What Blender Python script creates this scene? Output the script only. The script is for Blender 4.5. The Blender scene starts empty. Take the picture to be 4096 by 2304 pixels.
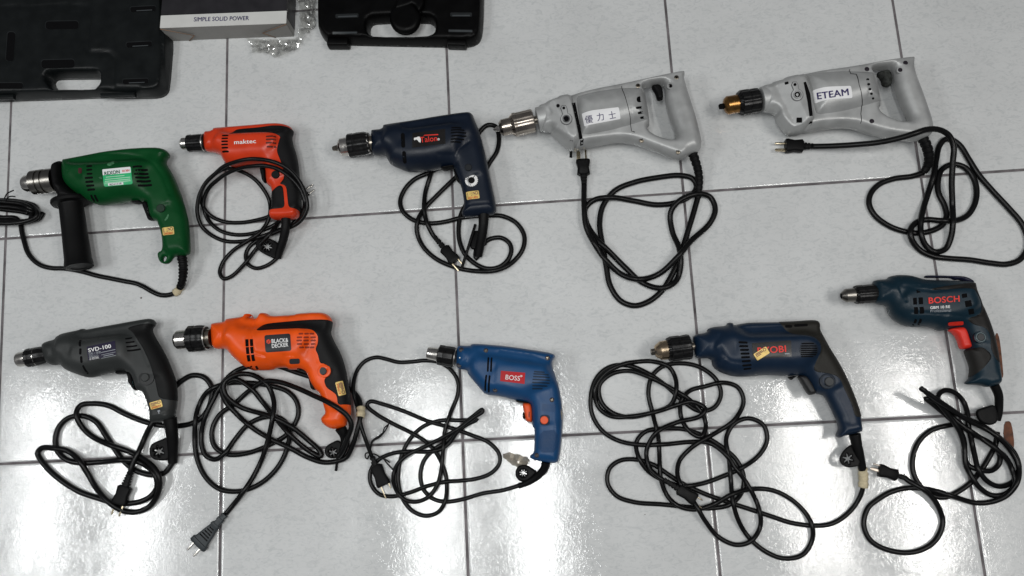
import bpy, bmesh, math, random
import numpy as np
from mathutils import Vector, Matrix
from mathutils.geometry import delaunay_2d_cdt
random.seed(7); np.random.seed(7)
SC = bpy.context.scene
COL = SC.collection

# ------------------------------------------------------------------ camera
CAM_P = np.array([0.95616501, -0.44687458, 1.40829613])
CAM_E = (0.20641616, 0.05356856, -0.05303138)
FPX = 3400.56242                      # focal length in pixels of a 4096 wide frame
def _rot(a):
    x, y, z = a
    Rx = np.array([[1,0,0],[0,math.cos(x),-math.sin(x)],[0,math.sin(x),math.cos(x)]])
    Ry = np.array([[math.cos(y),0,math.sin(y)],[0,1,0],[-math.sin(y),0,math.cos(y)]])
    Rz = np.array([[math.cos(z),-math.sin(z),0],[math.sin(z),math.cos(z),0],[0,0,1]])
    return Rz @ Ry @ Rx
CAM_R = _rot(CAM_E)
cd = bpy.data.cameras.new('camera'); cam = bpy.data.objects.new('camera', cd); COL.objects.link(cam)
cam.location = CAM_P; cam.rotation_mode = 'XYZ'; cam.rotation_euler = CAM_E
cd.sensor_width = 36; cd.lens = 36*FPX/4096; cd.clip_start = 0.01; cd.clip_end = 60
SC.camera = cam
SC.render.resolution_x = 1024; SC.render.resolution_y = 576

# ------------------------------------------------------------------ light
W = bpy.data.worlds.new('World'); SC.world = W; W.use_nodes = True
bg = W.node_tree.nodes['Background']; bg.inputs[0].default_value = (0.93, 0.95, 1.0, 1); bg.inputs[1].default_value = 0.125
def area(name, loc, sx, sy, power, color=(1, .985, .96)):
    l = bpy.data.lights.new(name, 'AREA'); l.shape = 'RECTANGLE'; l.size = sx; l.size_y = sy; l.energy = power; l.color = color
    o = bpy.data.objects.new(name, l); o.location = loc; COL.objects.link(o); return o
for lx, ly, lc in ((-1.22, -0.36, (.985, 1, .995)), (0.62, -0.44, (.985, 1, .99)), (2.30, -0.48, (1, .98, .945))):
    for dx in (-.23, .23):            # three ceiling fixtures, two tubes each
        area('ceiling_tube', (lx+dx, ly-.09, 2.5), 0.14, 0.92, 12.2, lc)
SC.view_settings.view_transform = 'Standard'; SC.view_settings.look = 'None'
SC.view_settings.exposure = 0.0; SC.view_settings.gamma = 1.0
SC.view_settings.use_curve_mapping = False

# ------------------------------------------------------------------ photo pixel -> place in the room
def at(px, py, z=0.0):
    px = np.asarray(px, float); py = np.asarray(py, float); z = np.asarray(z, float)
    d = np.stack([(px-2048)/FPX, -(py-1152)/FPX, -np.ones_like(px)], -1) @ CAM_R.T
    t = (z-CAM_P[2])/d[..., 2]
    return CAM_P[0]+t*d[..., 0], CAM_P[1]+t*d[..., 1]
def pts_at(pts, z=0.0):
    a = np.asarray([p[:2] for p in pts], float); x, y = at(a[:, 0], a[:, 1], z)
    return np.stack([x, y], -1)
def F(x0, y0, s, pts):
    return [(x0+p[0]*s, y0+p[1]*s)+tuple(p[2:]) for p in pts]
class Frame:
    def __init__(s, x0, y0, k): s.x0, s.y0, s.k = x0, y0, k
    def __call__(s, *p):
        if len(p) == 1: return F(s.x0, s.y0, s.k, p[0])
        return (s.x0+p[0]*s.k, s.y0+p[1]*s.k)
def mpp(p, z=0.0):
    a = at(p[0], p[1], z); b = at(p[0]+10, p[1], z); return math.hypot(a[0]-b[0], a[1]-b[1])/10

# ------------------------------------------------------------------ materials
MATS = {}
def mat(name, col, rough=0.5, metal=0.0, bump=0.0, bscale=900.0, var=0.06, vscale=40.0, spec=0.32, coat=0.0):
    if name in MATS: return MATS[name]
    m = bpy.data.materials.new(name); m.use_nodes = True; nt = m.node_tree; b = nt.nodes['Principled BSDF']
    tc = nt.nodes.new('ShaderNodeTexCoord')
    n = nt.nodes.new('ShaderNodeTexNoise'); n.inputs['Scale'].default_value = vscale; n.inputs['Detail'].default_value = 5
    nt.links.new(tc.outputs['Object'], n.inputs['Vector'])
    r = nt.nodes.new('ShaderNodeMapRange'); r.inputs[1].default_value = .3; r.inputs[2].default_value = .7
    r.inputs[3].default_value = 1-var*2; r.inputs[4].default_value = 1+var*2
    nt.links.new(n.outputs['Fac'], r.inputs[0])
    mx = nt.nodes.new('ShaderNodeVectorMath'); mx.operation = 'SCALE'; mx.inputs[0].default_value = col[:3]
    nt.links.new(r.outputs[0], mx.inputs['Scale']); nt.links.new(mx.outputs[0], b.inputs['Base Color'])
    r2 = nt.nodes.new('ShaderNodeMapRange'); r2.inputs[1].default_value = .3; r2.inputs[2].default_value = .7
    r2.inputs[3].default_value = max(.02, rough-.07); r2.inputs[4].default_value = min(1, rough+.07)
    nt.links.new(n.outputs['Fac'], r2.inputs[0]); nt.links.new(r2.outputs[0], b.inputs['Roughness'])
    b.inputs['Metallic'].default_value = metal; b.inputs['Specular IOR Level'].default_value = spec
    b.inputs['Coat Weight'].default_value = coat
    if bump:
        n2 = nt.nodes.new('ShaderNodeTexNoise'); n2.inputs['Scale'].default_value = bscale; n2.inputs['Detail'].default_value = 2
        nt.links.new(tc.outputs['Object'], n2.inputs['Vector'])
        bp = nt.nodes.new('ShaderNodeBump'); bp.inputs['Strength'].default_value = bump; bp.inputs['Distance'].default_value = .0006
        nt.links.new(n2.outputs['Fac'], bp.inputs['Height']); nt.links.new(bp.outputs[0], b.inputs['Normal'])
    MATS[name] = m; return m
M_RUB = mat('cord_rubber', (.0035,.0035,.0038), .34, spec=.20, bump=.1, bscale=500)
M_RUB2 = mat('moulded_rubber', (.0035,.0035,.0038), .5, bump=.3, spec=.13)
M_DARK = mat('dark_recess', (.002,.002,.0025), .8, spec=.1)  # near-black; on vents, slots and holes it stands in for the shade inside
M_STEEL = mat('chuck_steel', (.56,.54,.51), .24, 1, var=.05, vscale=120)
M_STEELD = mat('worn_dark_steel', (.26,.235,.20), .30, 1, var=.12, vscale=90)
M_GOLD = mat('gilded_steel', (.24,.125,.042), .27, 1, var=.15, vscale=90)
M_BRONZ = mat('warm_steel', (.46,.36,.25), .25, 1, var=.1, vscale=90)
M_CBLK = mat('blackened_steel', (.010,.010,.0105), .32, .4, var=.2, vscale=200)
M_BRASS = mat('prong_brass', (.55,.47,.33), .3, 1)
M_NICK = mat('prong_nickel', (.6,.57,.52), .28, 1)
M_SCREW = mat('screw_head', (.22,.19,.15), .35, 1)
M_STK = mat('gold_sticker', (.72,.52,.17), .4, .15, var=.1, vscale=250)
M_TAPE = mat('masking_tape', (.52,.45,.30), .8, var=.12, vscale=150, bump=.4, bscale=300)
M_WHITE = mat('white_print', (.78,.78,.77), .5, var=.02)
M_GREYP = mat('grey_print', (.30,.32,.35), .5)
M_REDP = mat('red_print', (.68,.035,.025), .45)
M_NAVYP = mat('navy_print', (.03,.022,.10), .5)
M_INK = mat('sticker_ink', (.20,.10,.08), .6)
M_LAB = mat('white_label', (.78,.78,.79), .5, var=.02)

# ------------------------------------------------------------------ objects
def thing(name, label, cat, loc, group=None):
    o = bpy.data.objects.new(name, None); COL.objects.link(o); o.location = loc; o.empty_display_size = .02
    o['label'] = label; o['category'] = cat
    if group: o['group'] = group
    return o
def obj(name, v, f, m, parent=None, smooth=True, angle=None, label=None):
    me = bpy.data.meshes.new(name)
    off = np.zeros(3)
    p = parent
    while p is not None:
        off = off+np.array(p.location); p = p.parent
    v = np.asarray(v, float)-off
    me.from_pydata(v.tolist(), [], [tuple(int(i) for i in q) for q in f]); me.validate()
    if smooth: me.shade_smooth()
    if angle is not None: me.set_sharp_from_angle(angle=angle)
    me.materials.append(m)
    o = bpy.data.objects.new(name, me); COL.objects.link(o); o.parent = parent
    if label: o['label'] = label
    return o

# ------------------------------------------------------------------ 2D helpers
def chaikin(P, n=1):
    P = np.asarray(P, float)
    for _ in range(n):
        Q = np.roll(P, -1, 0); P = np.stack([.78*P+.22*Q, .22*P+.78*Q], 1).reshape(-1, 2)
    return P
def resample(P, ds):
    out = []
    for i in range(len(P)):
        a, b = P[i], P[(i+1) % len(P)]; L = np.hypot(*(b-a)); k = max(1, int(round(L/ds)))
        for j in range(k): out.append(a+(b-a)*j/k)
    return np.array(out)
def area2(P):
    x, y = P[:, 0], P[:, 1]; return .5*np.sum(x*np.roll(y, -1)-y*np.roll(x, -1))
def ccw(P):
    P = np.asarray(P, float); return P if area2(P) > 0 else P[::-1].copy()
def inside(P, q):
    x, y = q[:, 0], q[:, 1]; c = np.zeros(len(q), bool)
    for i in range(len(P)):
        x1, y1 = P[i]; x2, y2 = P[i-1]
        if y1 == y2: continue
        c ^= ((y1 > y) != (y2 > y)) & (x < (x2-x1)*(y-y1)/(y2-y1)+x1)
    return c
def seg_d(a, b, q):
    ab = b-a; L2 = max(1e-12, ab@ab); t = np.clip(((q-a)@ab)/L2, 0, 1)
    return np.hypot(*(q-(a+t[:, None]*ab)).T)
def poly_d(P, q, closed=True):
    d = np.full(len(q), 1e9); n = len(P)
    for i in range(n if closed else n-1): d = np.minimum(d, seg_d(P[i], P[(i+1) % n], q))
    return d
def sdist(loops, q):
    """positive inside the first loop and outside the others"""
    d = np.full(len(q), 1e9); s = inside(loops[0], q)
    for L in loops: d = np.minimum(d, poly_d(L, q))
    for L in loops[1:]: s &= ~inside(L, q)
    return np.where(s, d, -d)
def cdt(loops, extra):
    V = []; E = []
    for L in loops:
        n0 = len(V); V += [Vector(p) for p in L]; n = len(L)
        E += [(n0+i, n0+(i+1) % n) for i in range(n)]
    V += [Vector(p) for p in extra]
    vo, eo, fo, *_ = delaunay_2d_cdt(V, E, [], 0, 1e-7)
    v = np.array([(p[0], p[1]) for p in vo]); f = np.array([t for t in fo if len(t) == 3])
    a = v[f]; A = (a[:, 1, 0]-a[:, 0, 0])*(a[:, 2, 1]-a[:, 0, 1])-(a[:, 2, 0]-a[:, 0, 0])*(a[:, 1, 1]-a[:, 0, 1])
    f = np.where((A < 0)[:, None], f[:, ::-1], f); f = f[np.abs(A) > 1e-12]
    return v, f
def grid_pts(P, g):
    lo, hi = P.min(0), P.max(0); xs = np.arange(lo[0]+g/2, hi[0], g); ys = np.arange(lo[1]+g/2, hi[1], g)
    X, Y = np.meshgrid(xs, ys); X[1::2] += g/2
    return np.stack([X.ravel(), Y.ravel()], -1)
def prof(t): t = np.clip(t, 0, 1); return np.sqrt(np.clip(1-(1-t)**2, 0, 1))
def boundary(f):
    cnt = {}
    for t in f:
        for a, b in ((t[0], t[1]), (t[1], t[2]), (t[2], t[0])): cnt[(a, b)] = 1
    return [(a, b) for (a, b) in cnt if (b, a) not in cnt]

# ------------------------------------------------------------------ moulded solids (a rounded clamshell grown from an outline)
class Solid:
    def __init__(s, outline, z0, bones, holes=(), flat=False, zo=None, carve=(), recess=(), cuts=(), sm=1, grid=.0024):
        """bones: (p, q, half thickness, edge radius) in photo pixels; the shell is symmetric about z0 (or flat-bottomed)"""
        s.z0, s.flat = z0, flat; zo = z0 if zo is None else zo; s.zo = zo
        s.loops = [ccw(chaikin(pts_at(outline, zo), sm))]+[ccw(chaikin(pts_at(h, zo), sm)) for h in holes]
        s.bones = [(pts_at([p, q], zo), T, R) for p, q, T, R in bones]
        s.carve = [(pts_at(c[0], zo), c[1], c[2]) for c in carve]
        s.recess = [(ccw(pts_at(c[0], zo)), c[1], c[2]) for c in recess]
        s.cuts = [(pts_at(c[0], zo), c[1], c[2]) for c in cuts]      # ((p, q, a point of the cut side), height at the line, slope)
        s.grid = grid
    def TR(s, q):
        if len(s.bones) == 1: return np.full(len(q), s.bones[0][1]), np.full(len(q), s.bones[0][2])
        w = []; 
        for B, T, R in s.bones: w.append(1/(seg_d(B[0], B[1], q)+.002)**4)
        w = np.array(w); w /= w.sum(0)
        return w.T @ np.array([b[1] for b in s.bones]), w.T @ np.array([b[2] for b in s.bones])
    def H(s, q, e=0.0):
        q = np.atleast_2d(q); T, R = s.TR(q); d = sdist(s.loops, q)+e
        h = (T+e)*prof(d/(R+e)); h = np.where(d > 0, h, 0)
        for P, h0, sl in s.cuts:
            t = (P[1]-P[0])/np.hypot(*(P[1]-P[0])); n = np.array([-t[1], t[0]]); sg = 1 if (P[2]-P[0])@n > 0 else -1
            h = np.minimum(h, np.maximum(h0-sl*np.maximum((q-P[0])@n*sg, 0), .0215*(h > 0)))
        for P, w, dep in s.carve: h = h-np.where(h > dep*1.5, dep*np.exp(-(poly_d(P, q, False)/w)**2), 0)
        for P, dep, w in s.recess:
            sd = sdist([P], q); h = h-np.clip(sd/w+.5, 0, 1)*np.minimum(dep, np.maximum(h-.001, 0))
        return h
    def mesh(s):
        g = s.grid; loops = [resample(L, g*.9) for L in s.loops]; ex = []
        for k, L in enumerate(loops):
            t = np.roll(L, -1, 0)-np.roll(L, 1, 0); t /= np.maximum(np.hypot(*t.T), 1e-9)[:, None]
            n = np.stack([-t[:, 1], t[:, 0]], -1)*(1 if k == 0 else -1)
            _, R = s.TR(L)
            for fr in (.025, .1, .22, .38, .56, .78):
                q = L+n*(R*fr)[:, None]; sd = sdist(loops, q); ex.append(q[sd > R*fr*.88])
        G = grid_pts(loops[0], g); sd = sdist(loops, G); _, R = s.TR(G); ex.append(G[(sd > np.minimum(R*.7, .012)) & (sd > g*.6)])
        for P, dep, w in s.recess:
            r = resample(P, g*.7); t = np.roll(r, -1, 0)-np.roll(r, 1, 0); t /= np.hypot(*t.T)[:, None]; n = np.stack([-t[:, 1], t[:, 0]], -1)
            for o in (-.55*w, .55*w): ex.append(r+n*o)
        ex = np.concatenate(ex)
        cons = []
        for P, dep, w in s.recess:
            r = resample(P, g*.6); tt = np.roll(r, -1, 0)-np.roll(r, 1, 0); tt /= np.hypot(*tt.T)[:, None]; n = np.stack([-tt[:, 1], tt[:, 0]], -1)
            cons += [r-n*.5*w, r+n*.5*w]
        v, f = cdt(loops+cons, ex)
        c = v[f].mean(1); f = f[sdist(loops, c) > 0]
        h = s.H(v)
        bd = set(i for e in boundary(f) for i in e)
        for i in bd: h[i] = 0
        n = len(v)
        if s.flat:
            top = np.column_stack([v, s.z0+h]); bot = np.column_stack([v, np.full(n, s.z0)])
        else:
            top = np.column_stack([v, s.z0+h]); bot = np.column_stack([v, s.z0-h])
        idx = np.array([i if i in bd else n+i for i in range(n)])
        return np.concatenate([top, bot]), np.concatenate([f, idx[f][:, ::-1]])
    def build(s, name, m, parent, label=None, angle=None):
        v, f = s.mesh(); used = np.unique(f); mp = -np.ones(len(v), int); mp[used] = np.arange(len(used))
        return obj(name, v[used], mp[f], m, parent, angle=angle, label=label)
    def shell(s, name, poly, m, parent, e=.0008, label=None, z=None):
        """an overmoulded skin that wraps the solid wherever poly covers it"""
        L = s.loops[0]; L = resample(L, s.grid); t = np.roll(L, -1, 0)-np.roll(L, 1, 0); t /= np.maximum(np.hypot(*t.T), 1e-9)[:, None]
        n = np.stack([-t[:, 1], t[:, 0]], -1); out = L-n*e
        P = ccw(resample(chaikin(pts_at(poly, z if z is not None else s.z0+.012), 2), s.grid))
        ex = []
        _, R = s.TR(L)
        for fr in (.0, .05, .14, .26, .4, .6, .8):
            q = L+n*(R*fr)[:, None]; q = q[inside(P, q)]; ex.append(q[sdist(s.loops, q) > R[0]*fr*.5-.0002] if fr else q)
        G = grid_pts(P, s.grid); sd = sdist(s.loops, G); ex.append(G[inside(P, G) & (sd > .001)])
        v, f = cdt([P, out]+[resample(h, s.grid) for h in s.loops[1:]], np.concatenate(ex))
        c = v[f].mean(1); ok = inside(P, c) & inside(out, c)
        for h in s.loops[1:]: ok &= ~inside(h, c)
        f = f[ok]; h = s.H(v, e)
        rim = np.abs(poly_d(out, v)) < 1e-5; h[rim] = 0
        edge = (poly_d(P, v) < 1e-5) & ~rim; h = np.where(edge, np.maximum(h-e*.8, 0), h)
        return close2(name, v, f, s.z0+h, s.z0-h, m, parent, label)
def close2(name, v, f, zt, zb, m, parent, label=None, angle=.9):
    n = len(v); V = np.concatenate([np.column_stack([v, zt]), np.column_stack([v, zb])])
    Fc = [tuple(t) for t in f]+[(t[2]+n, t[1]+n, t[0]+n) for t in f]
    for a, b in boundary(f):
        if abs(zt[a]-zb[a]) < 1e-7 and abs(zt[b]-zb[b]) < 1e-7: continue
        Fc += [(a, a+n, b+n, b)] if True else []
    me_v = V; used = sorted(set(i for t in Fc for i in t)); mp = {u: i for i, u in enumerate(used)}
    return obj(name, me_v[used], [tuple(mp[i] for i in t) for t in Fc], m, parent, angle=angle, label=label)

class Surf:
    """the top surface of several solids, and things laid on it"""
    def __init__(s, *sol, lift=0.0): s.sol = sol; s.lift = lift
    def top(s, q):
        return np.max([np.where(b.H(q) > 0, b.z0+b.H(q), 0) for b in s.sol], 0)+s.lift
    def drape(s, px, off=0.0):
        a = np.asarray([p[:2] for p in px], float); z = np.full(len(a), s.sol[0].z0+.01)
        for _ in range(7):
            x, y = at(a[:, 0], a[:, 1], z); z = .3*z+.7*(s.top(np.stack([x, y], -1))+off)
        x, y = at(a[:, 0], a[:, 1], z)
        return np.column_stack([x, y, z])
    def flatten(s, px):
        return s.drape(px)[:, :2]
    def patch(s, name, polys, m, parent, off=.0003, sm=0, dep=.001, label=None, g=.003):
        V = []; Fc = []
        for poly in polys:
            P = s.flatten(poly); P = chaikin(P, sm) if sm else P; P = ccw(P); r = resample(P, g)
            ex = grid_pts(r, g) if g < 1 else np.zeros((0, 2)); sd = sdist([r], ex) if len(ex) else np.zeros(0); ex = ex[sd > g*.4] if len(ex) else ex
            v, f = cdt([r], ex); f = f[inside(r, v[f].mean(1))]
            z = s.top(v); n = len(v); n0 = len(V)
            V += np.column_stack([v, z+off]).tolist()+np.column_stack([v, z-dep]).tolist()
            Fc += [tuple(t+n0) for t in f]+[tuple(t[::-1]+n0+n) for t in f]
            Fc += [(a+n0, a+n+n0, b+n+n0, b+n0) for a, b in boundary(f)]
        return obj(name, V, Fc, m, parent, angle=.7, label=label)
    def slots(s, name, items, m, parent, off=.0002):  # flat inlays whose dark colour replaces the shade of real openings
        return s.patch(name, [slot(*i) for i in items], m, parent, off)
    def text(s, name, string, p0, p1, h, m, parent, off=.0004, bold=.02, fit=True, label=None):
        """string between baseline points p0 and p1, capital height h, in photo pixels"""
        v, f, dz = text_mesh(string, bold)
        if v is None: return None
        lo = v.min(0); hi = v.max(0); W_ = hi[0]-lo[0]
        cap = .73
        u = np.array([p1[0]-p0[0], p1[1]-p0[1]], float); L = np.hypot(*u); u /= L; w = np.array([u[1], -u[0]])
        X = (v[:, 0]-lo[0])/W_*L; Y = v[:, 1]/cap*h
        px = np.array(p0)+X[:, None]*u+Y[:, None]*w
        P = s.drape(px, off+.0003); P[:, 2] += dz
        return obj(name, P, f, m, parent, smooth=False, label=label)
    def disc(s, name, c, r, h, m, parent, off=0, hole=None, n=24, label=None):
        """a low round button standing on the surface; r in pixels, h in metres"""
        P = s.drape([c])[0]; R = r*mpp(c, P[2]); z0 = P[2]+off
        pr = [(0, h), (R*.86, h), (R, h-min(h*.4, .0008)), (R, -.004)]
        if hole: pr = [(0, h-.003), (hole*R, h-.003), (hole*R*1.02, h), (R*.93, h), (R, h-.0004), (R, -.004)]
        V = []; Fc = []
        for i, (rr, zz) in enumerate(pr):
            for k in range(n):
                a = 2*math.pi*k/n; V.append((P[0]+rr*math.cos(a), P[1]+rr*math.sin(a), z0+zz))
        for i in range(len(pr)-1):
            for k in range(n): a, b = i*n+k, i*n+(k+1) % n; Fc.append((a, a+n, b+n, b))
        return obj(name, V, Fc, m, parent, angle=.6, label=label)
    def screw(s, c, r, parent, m=None):
        o = s.disc('screw', c, r, .0007, m or M_SCREW, parent)
        k = r*.62
        s2 = s.patch('screw_recess', [rect(c, k*2, k*.5, 35), rect(c, k*2, k*.5, 125)], M_DARK, o, off=.0009, g=9)
        return o
    def sticker(s, c, w, h, ang, parent, rows=('ooooooo','oooooooo'), num='', ring=True):
        st = s.patch('safety_sticker', [rrect(c, w, h, ang, .12)], M_STK, parent, off=.0005)
        t = math.radians(ang); u = np.array([math.cos(t), math.sin(t)]); w_ = np.array([-math.sin(t), math.cos(t)])
        c = np.array(c)
        P = lambda a, b: tuple(c+u*a*w/2+w_*b*h/2)
        s.patch('fine_print', [rect(P(-.28, -.62), w*.52, h*.11, ang), rect(P(-.25, -.3), w*.6, h*.11, ang), rect(P(-.45, .05), w*.36, h*.1, ang)], M_INK, st, off=.0008, g=9)
        if num: s.text('sticker_number', num, P(-.8, .82), P(.75, .82), h*.28, mat('orange_ink', (.6,.10,.03), .6), st, off=.0009)
        if ring:
            q = [tuple(np.array(P(.6, -.45))+h*.22*np.array([math.cos(a), math.sin(a)])) for a in np.linspace(0, 2*math.pi, 17)]
            i = [tuple(np.array(P(.6, -.45))+h*.14*np.array([math.cos(a), math.sin(a)])) for a in np.linspace(2*math.pi, 0, 17)]
            s.patch('ring_mark', [q+i], M_INK, st, off=.0008, g=9)
        return st
def rect(c, w, h, ang=0):
    t = math.radians(ang); u = (math.cos(t), math.sin(t)); v = (-u[1], u[0])
    return [(c[0]+a*w/2*u[0]+b*h/2*v[0], c[1]+a*w/2*u[1]+b*h/2*v[1]) for a, b in ((-1,-1),(1,-1),(1,1),(-1,1))]
def rrect(c, w, h, ang=0, k=.25, n=4):
    t = math.radians(ang); u = (math.cos(t), math.sin(t)); v = (-u[1], u[0]); r = min(w, h)*k; out = []
    for sx, sy, a0 in ((1,1,0),(-1,1,90),(-1,-1,180),(1,-1,270)):
        for i in range(n+1):
            a = math.radians(a0+90*i/n); x = sx*(w/2-r)+r*math.cos(a); y = sy*(h/2-r)+r*math.sin(a)
            out.append((c[0]+x*u[0]+y*v[0], c[1]+x*u[1]+y*v[1]))
    return out
SL = lambda fr, its: [(*fr(x, y), a*fr.k, b*fr.k, c) for x, y, a, b, c in its]
def slot(x, y, L, h, ang=0): return rrect((x, y), L, h, ang, .5, 3)
def ngon(c, r, n=20, a0=0, sq=1):
    return [(c[0]+r*math.cos(a0+2*math.pi*k/n), c[1]+r*sq*math.sin(a0+2*math.pi*k/n)) for k in range(n)]
def star(c, r, n=6, w=.13, a0=.3):
    out = []
    for k in range(n):
        a = a0+2*math.pi*k/n; d = 2*math.pi/n/2
        u = np.array([math.cos(a), math.sin(a)]); v = np.array([-u[1], u[0]]); C = np.array(c)
        out += [tuple(C+u*r-v*w*r), tuple(C+u*r+v*w*r)]
        a2 = a+d; out.append(tuple(C+r*w*1.6*np.array([math.cos(a2), math.sin(a2)])))
    return out
_tc = {}
def text_mesh(string, bold):
    c = bpy.data.curves.new('t', 'FONT'); c.body = string; c.size = 1; c.offset = 0; c.space_character = 1+bold*1.6; c.resolution_u = 4
    o = bpy.data.objects.new('t', c); COL.objects.link(o)
    dg = bpy.context.evaluated_depsgraph_get(); me = bpy.data.meshes.new_from_object(o.evaluated_get(dg))
    bm = bmesh.new(); bm.from_mesh(me); bmesh.ops.remove_doubles(bm, verts=bm.verts, dist=.0005)
    bmesh.ops.triangulate(bm, faces=bm.faces)
    for _ in range(2):
        ed = [e for e in bm.edges if e.calc_length() > .28]
        if not ed: break
        bmesh.ops.subdivide_edges(bm, edges=ed, cuts=1); bmesh.ops.triangulate(bm, faces=bm.faces)
    bm.verts.index_update(); bm.verts.ensure_lookup_table()
    v = np.array([(p.co.x, p.co.y) for p in bm.verts]); f = [tuple(p.index for p in q.verts) for q in bm.faces]
    bm.free(); bpy.data.objects.remove(o); bpy.data.curves.remove(c); bpy.data.meshes.remove(me)
    if not f: return None, None, None
    z = np.zeros(len(v))
    if bold:                      # heavier strokes: the glyphs laid down again a hair to each side
        n = len(v); vs = []; fs = []; zs = []
        for i, (dx, dy) in enumerate(((0, 0), (bold, 0), (-bold, 0), (0, bold*.7), (0, -bold*.7))):
            vs.append(v+[dx, dy]); fs += [tuple(q+i*n for q in t) for t in f]; zs.append(z+i*.00002)
        v = np.concatenate(vs); f = fs; z = np.concatenate(zs)
    return v, f, z

# ------------------------------------------------------------------ turned parts along an axis in the drill's mid plane
class Axis:
    def __init__(s, a, b, z0, z1=None):
        z1 = z0 if z1 is None else z1
        A = np.array([*at(a[0], a[1], z0), z0], float); B = np.array([*at(b[0], b[1], z1), z1], float)
        s.A = A; s.L = np.linalg.norm(B-A); s.u = (B-A)/s.L; s.px = math.hypot(b[0]-a[0], b[1]-a[1]); s.k = s.L/s.px
        s.v = np.cross([0, 0, 1], s.u); s.v /= np.linalg.norm(s.v); s.w = np.cross(s.u, s.v)
    def lathe(s, name, pr, m, parent, n=36, flutes=0, depth=0, fr=None, label=None, duty=.5, angle=.5):
        """pr: (distance, radius) in photo pixels; fr=(t0,t1) the stretch that is fluted"""
        if flutes: n = flutes*6
        V = []; Fc = []
        pr = [(pr[0][0], .01)]+list(pr)+[(pr[-1][0], .01)]
        for t, r in pr:
            for k in range(n):
                a = 2*math.pi*k/n; rr = r
                if flutes and (fr is None or fr[0] <= t <= fr[1]) and r > 1: rr = r*(1-depth*(1 if (k % 6) < 6*duty else 0))
                V.append(s.A+s.u*t*s.k+(s.v*math.cos(a)+s.w*math.sin(a))*rr*s.k)
        for i in range(len(pr)-1):
            for k in range(n): a, b = i*n+k, i*n+(k+1) % n; Fc.append((a, a+n, b+n, b))
        return obj(name, V, Fc, m, parent, angle=angle, label=label)

# ------------------------------------------------------------------ cords
LAID = []      # (x, y, z, r) of every cord sample already on the floor
def cr(P, ds):
    P = np.asarray(P, float); n = len(P); out = []
    E = np.vstack([2*P[0]-P[1], P, 2*P[-1]-P[-2]])
    for i in range(n-1):
        p0, p1, p2, p3 = E[i:i+4]; L = np.linalg.norm((p2-p1)[:2]); k = max(2, int(L/ds))
        al = .5; d = [max(1e-6, np.linalg.norm((b-a)[:2])**al) for a, b in ((p0, p1), (p1, p2), (p2, p3))]
        t0 = 0; t1 = d[0]; t2 = t1+d[1]; t3 = t2+d[2]
        for j in range(k):
            t = t1+(t2-t1)*j/k
            A1 = (t1-t)/(t1-t0)*p0+(t-t0)/(t1-t0)*p1; A2 = (t2-t)/(t2-t1)*p1+(t-t1)/(t2-t1)*p2; A3 = (t3-t)/(t3-t2)*p2+(t-t2)/(t3-t2)*p3
            B1 = (t2-t)/(t2-t0)*A1+(t-t0)/(t2-t0)*A2; B2 = (t3-t)/(t3-t1)*A2+(t-t1)/(t3-t1)*A3
            out.append((t2-t)/(t2-t1)*B1+(t-t1)/(t2-t1)*B2)
    out.append(P[-1]); return np.array(out)
def tube(name, P, R, m, parent, n=12, label=None, angle=None, squash=None):
    P = np.asarray(P, float); R = np.broadcast_to(np.asarray(R, float), (len(P),)); V = []; Fc = []
    T = np.gradient(P, axis=0); T /= np.maximum(np.linalg.norm(T, axis=1), 1e-9)[:, None]
    up = np.array([0, 0, 1.]) if abs(T[0][2]) < .9 else np.array([1., 0, 0]); a = np.cross(T[0], up); a /= np.linalg.norm(a)
    P2 = np.vstack([P[0], P, P[-1]]); R2 = np.r_[1e-5, R, 1e-5]; T2 = np.vstack([T[0], T, T[-1]])
    for p, r, t in zip(P2, R2, T2):
        a = a-t*(a@t); a /= np.linalg.norm(a); b = np.cross(t, a)
        for k in range(n):
            q = 2*math.pi*k/n; V.append(p+r*(a*math.cos(q)+b*math.sin(q)))
    for i in range(len(P2)-1):
        for k in range(n): x, y = i*n+k, i*n+(k+1) % n; Fc.append((x, y, y+n, x+n))
    return obj(name, V, Fc, m, parent, angle=angle, label=label)
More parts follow.
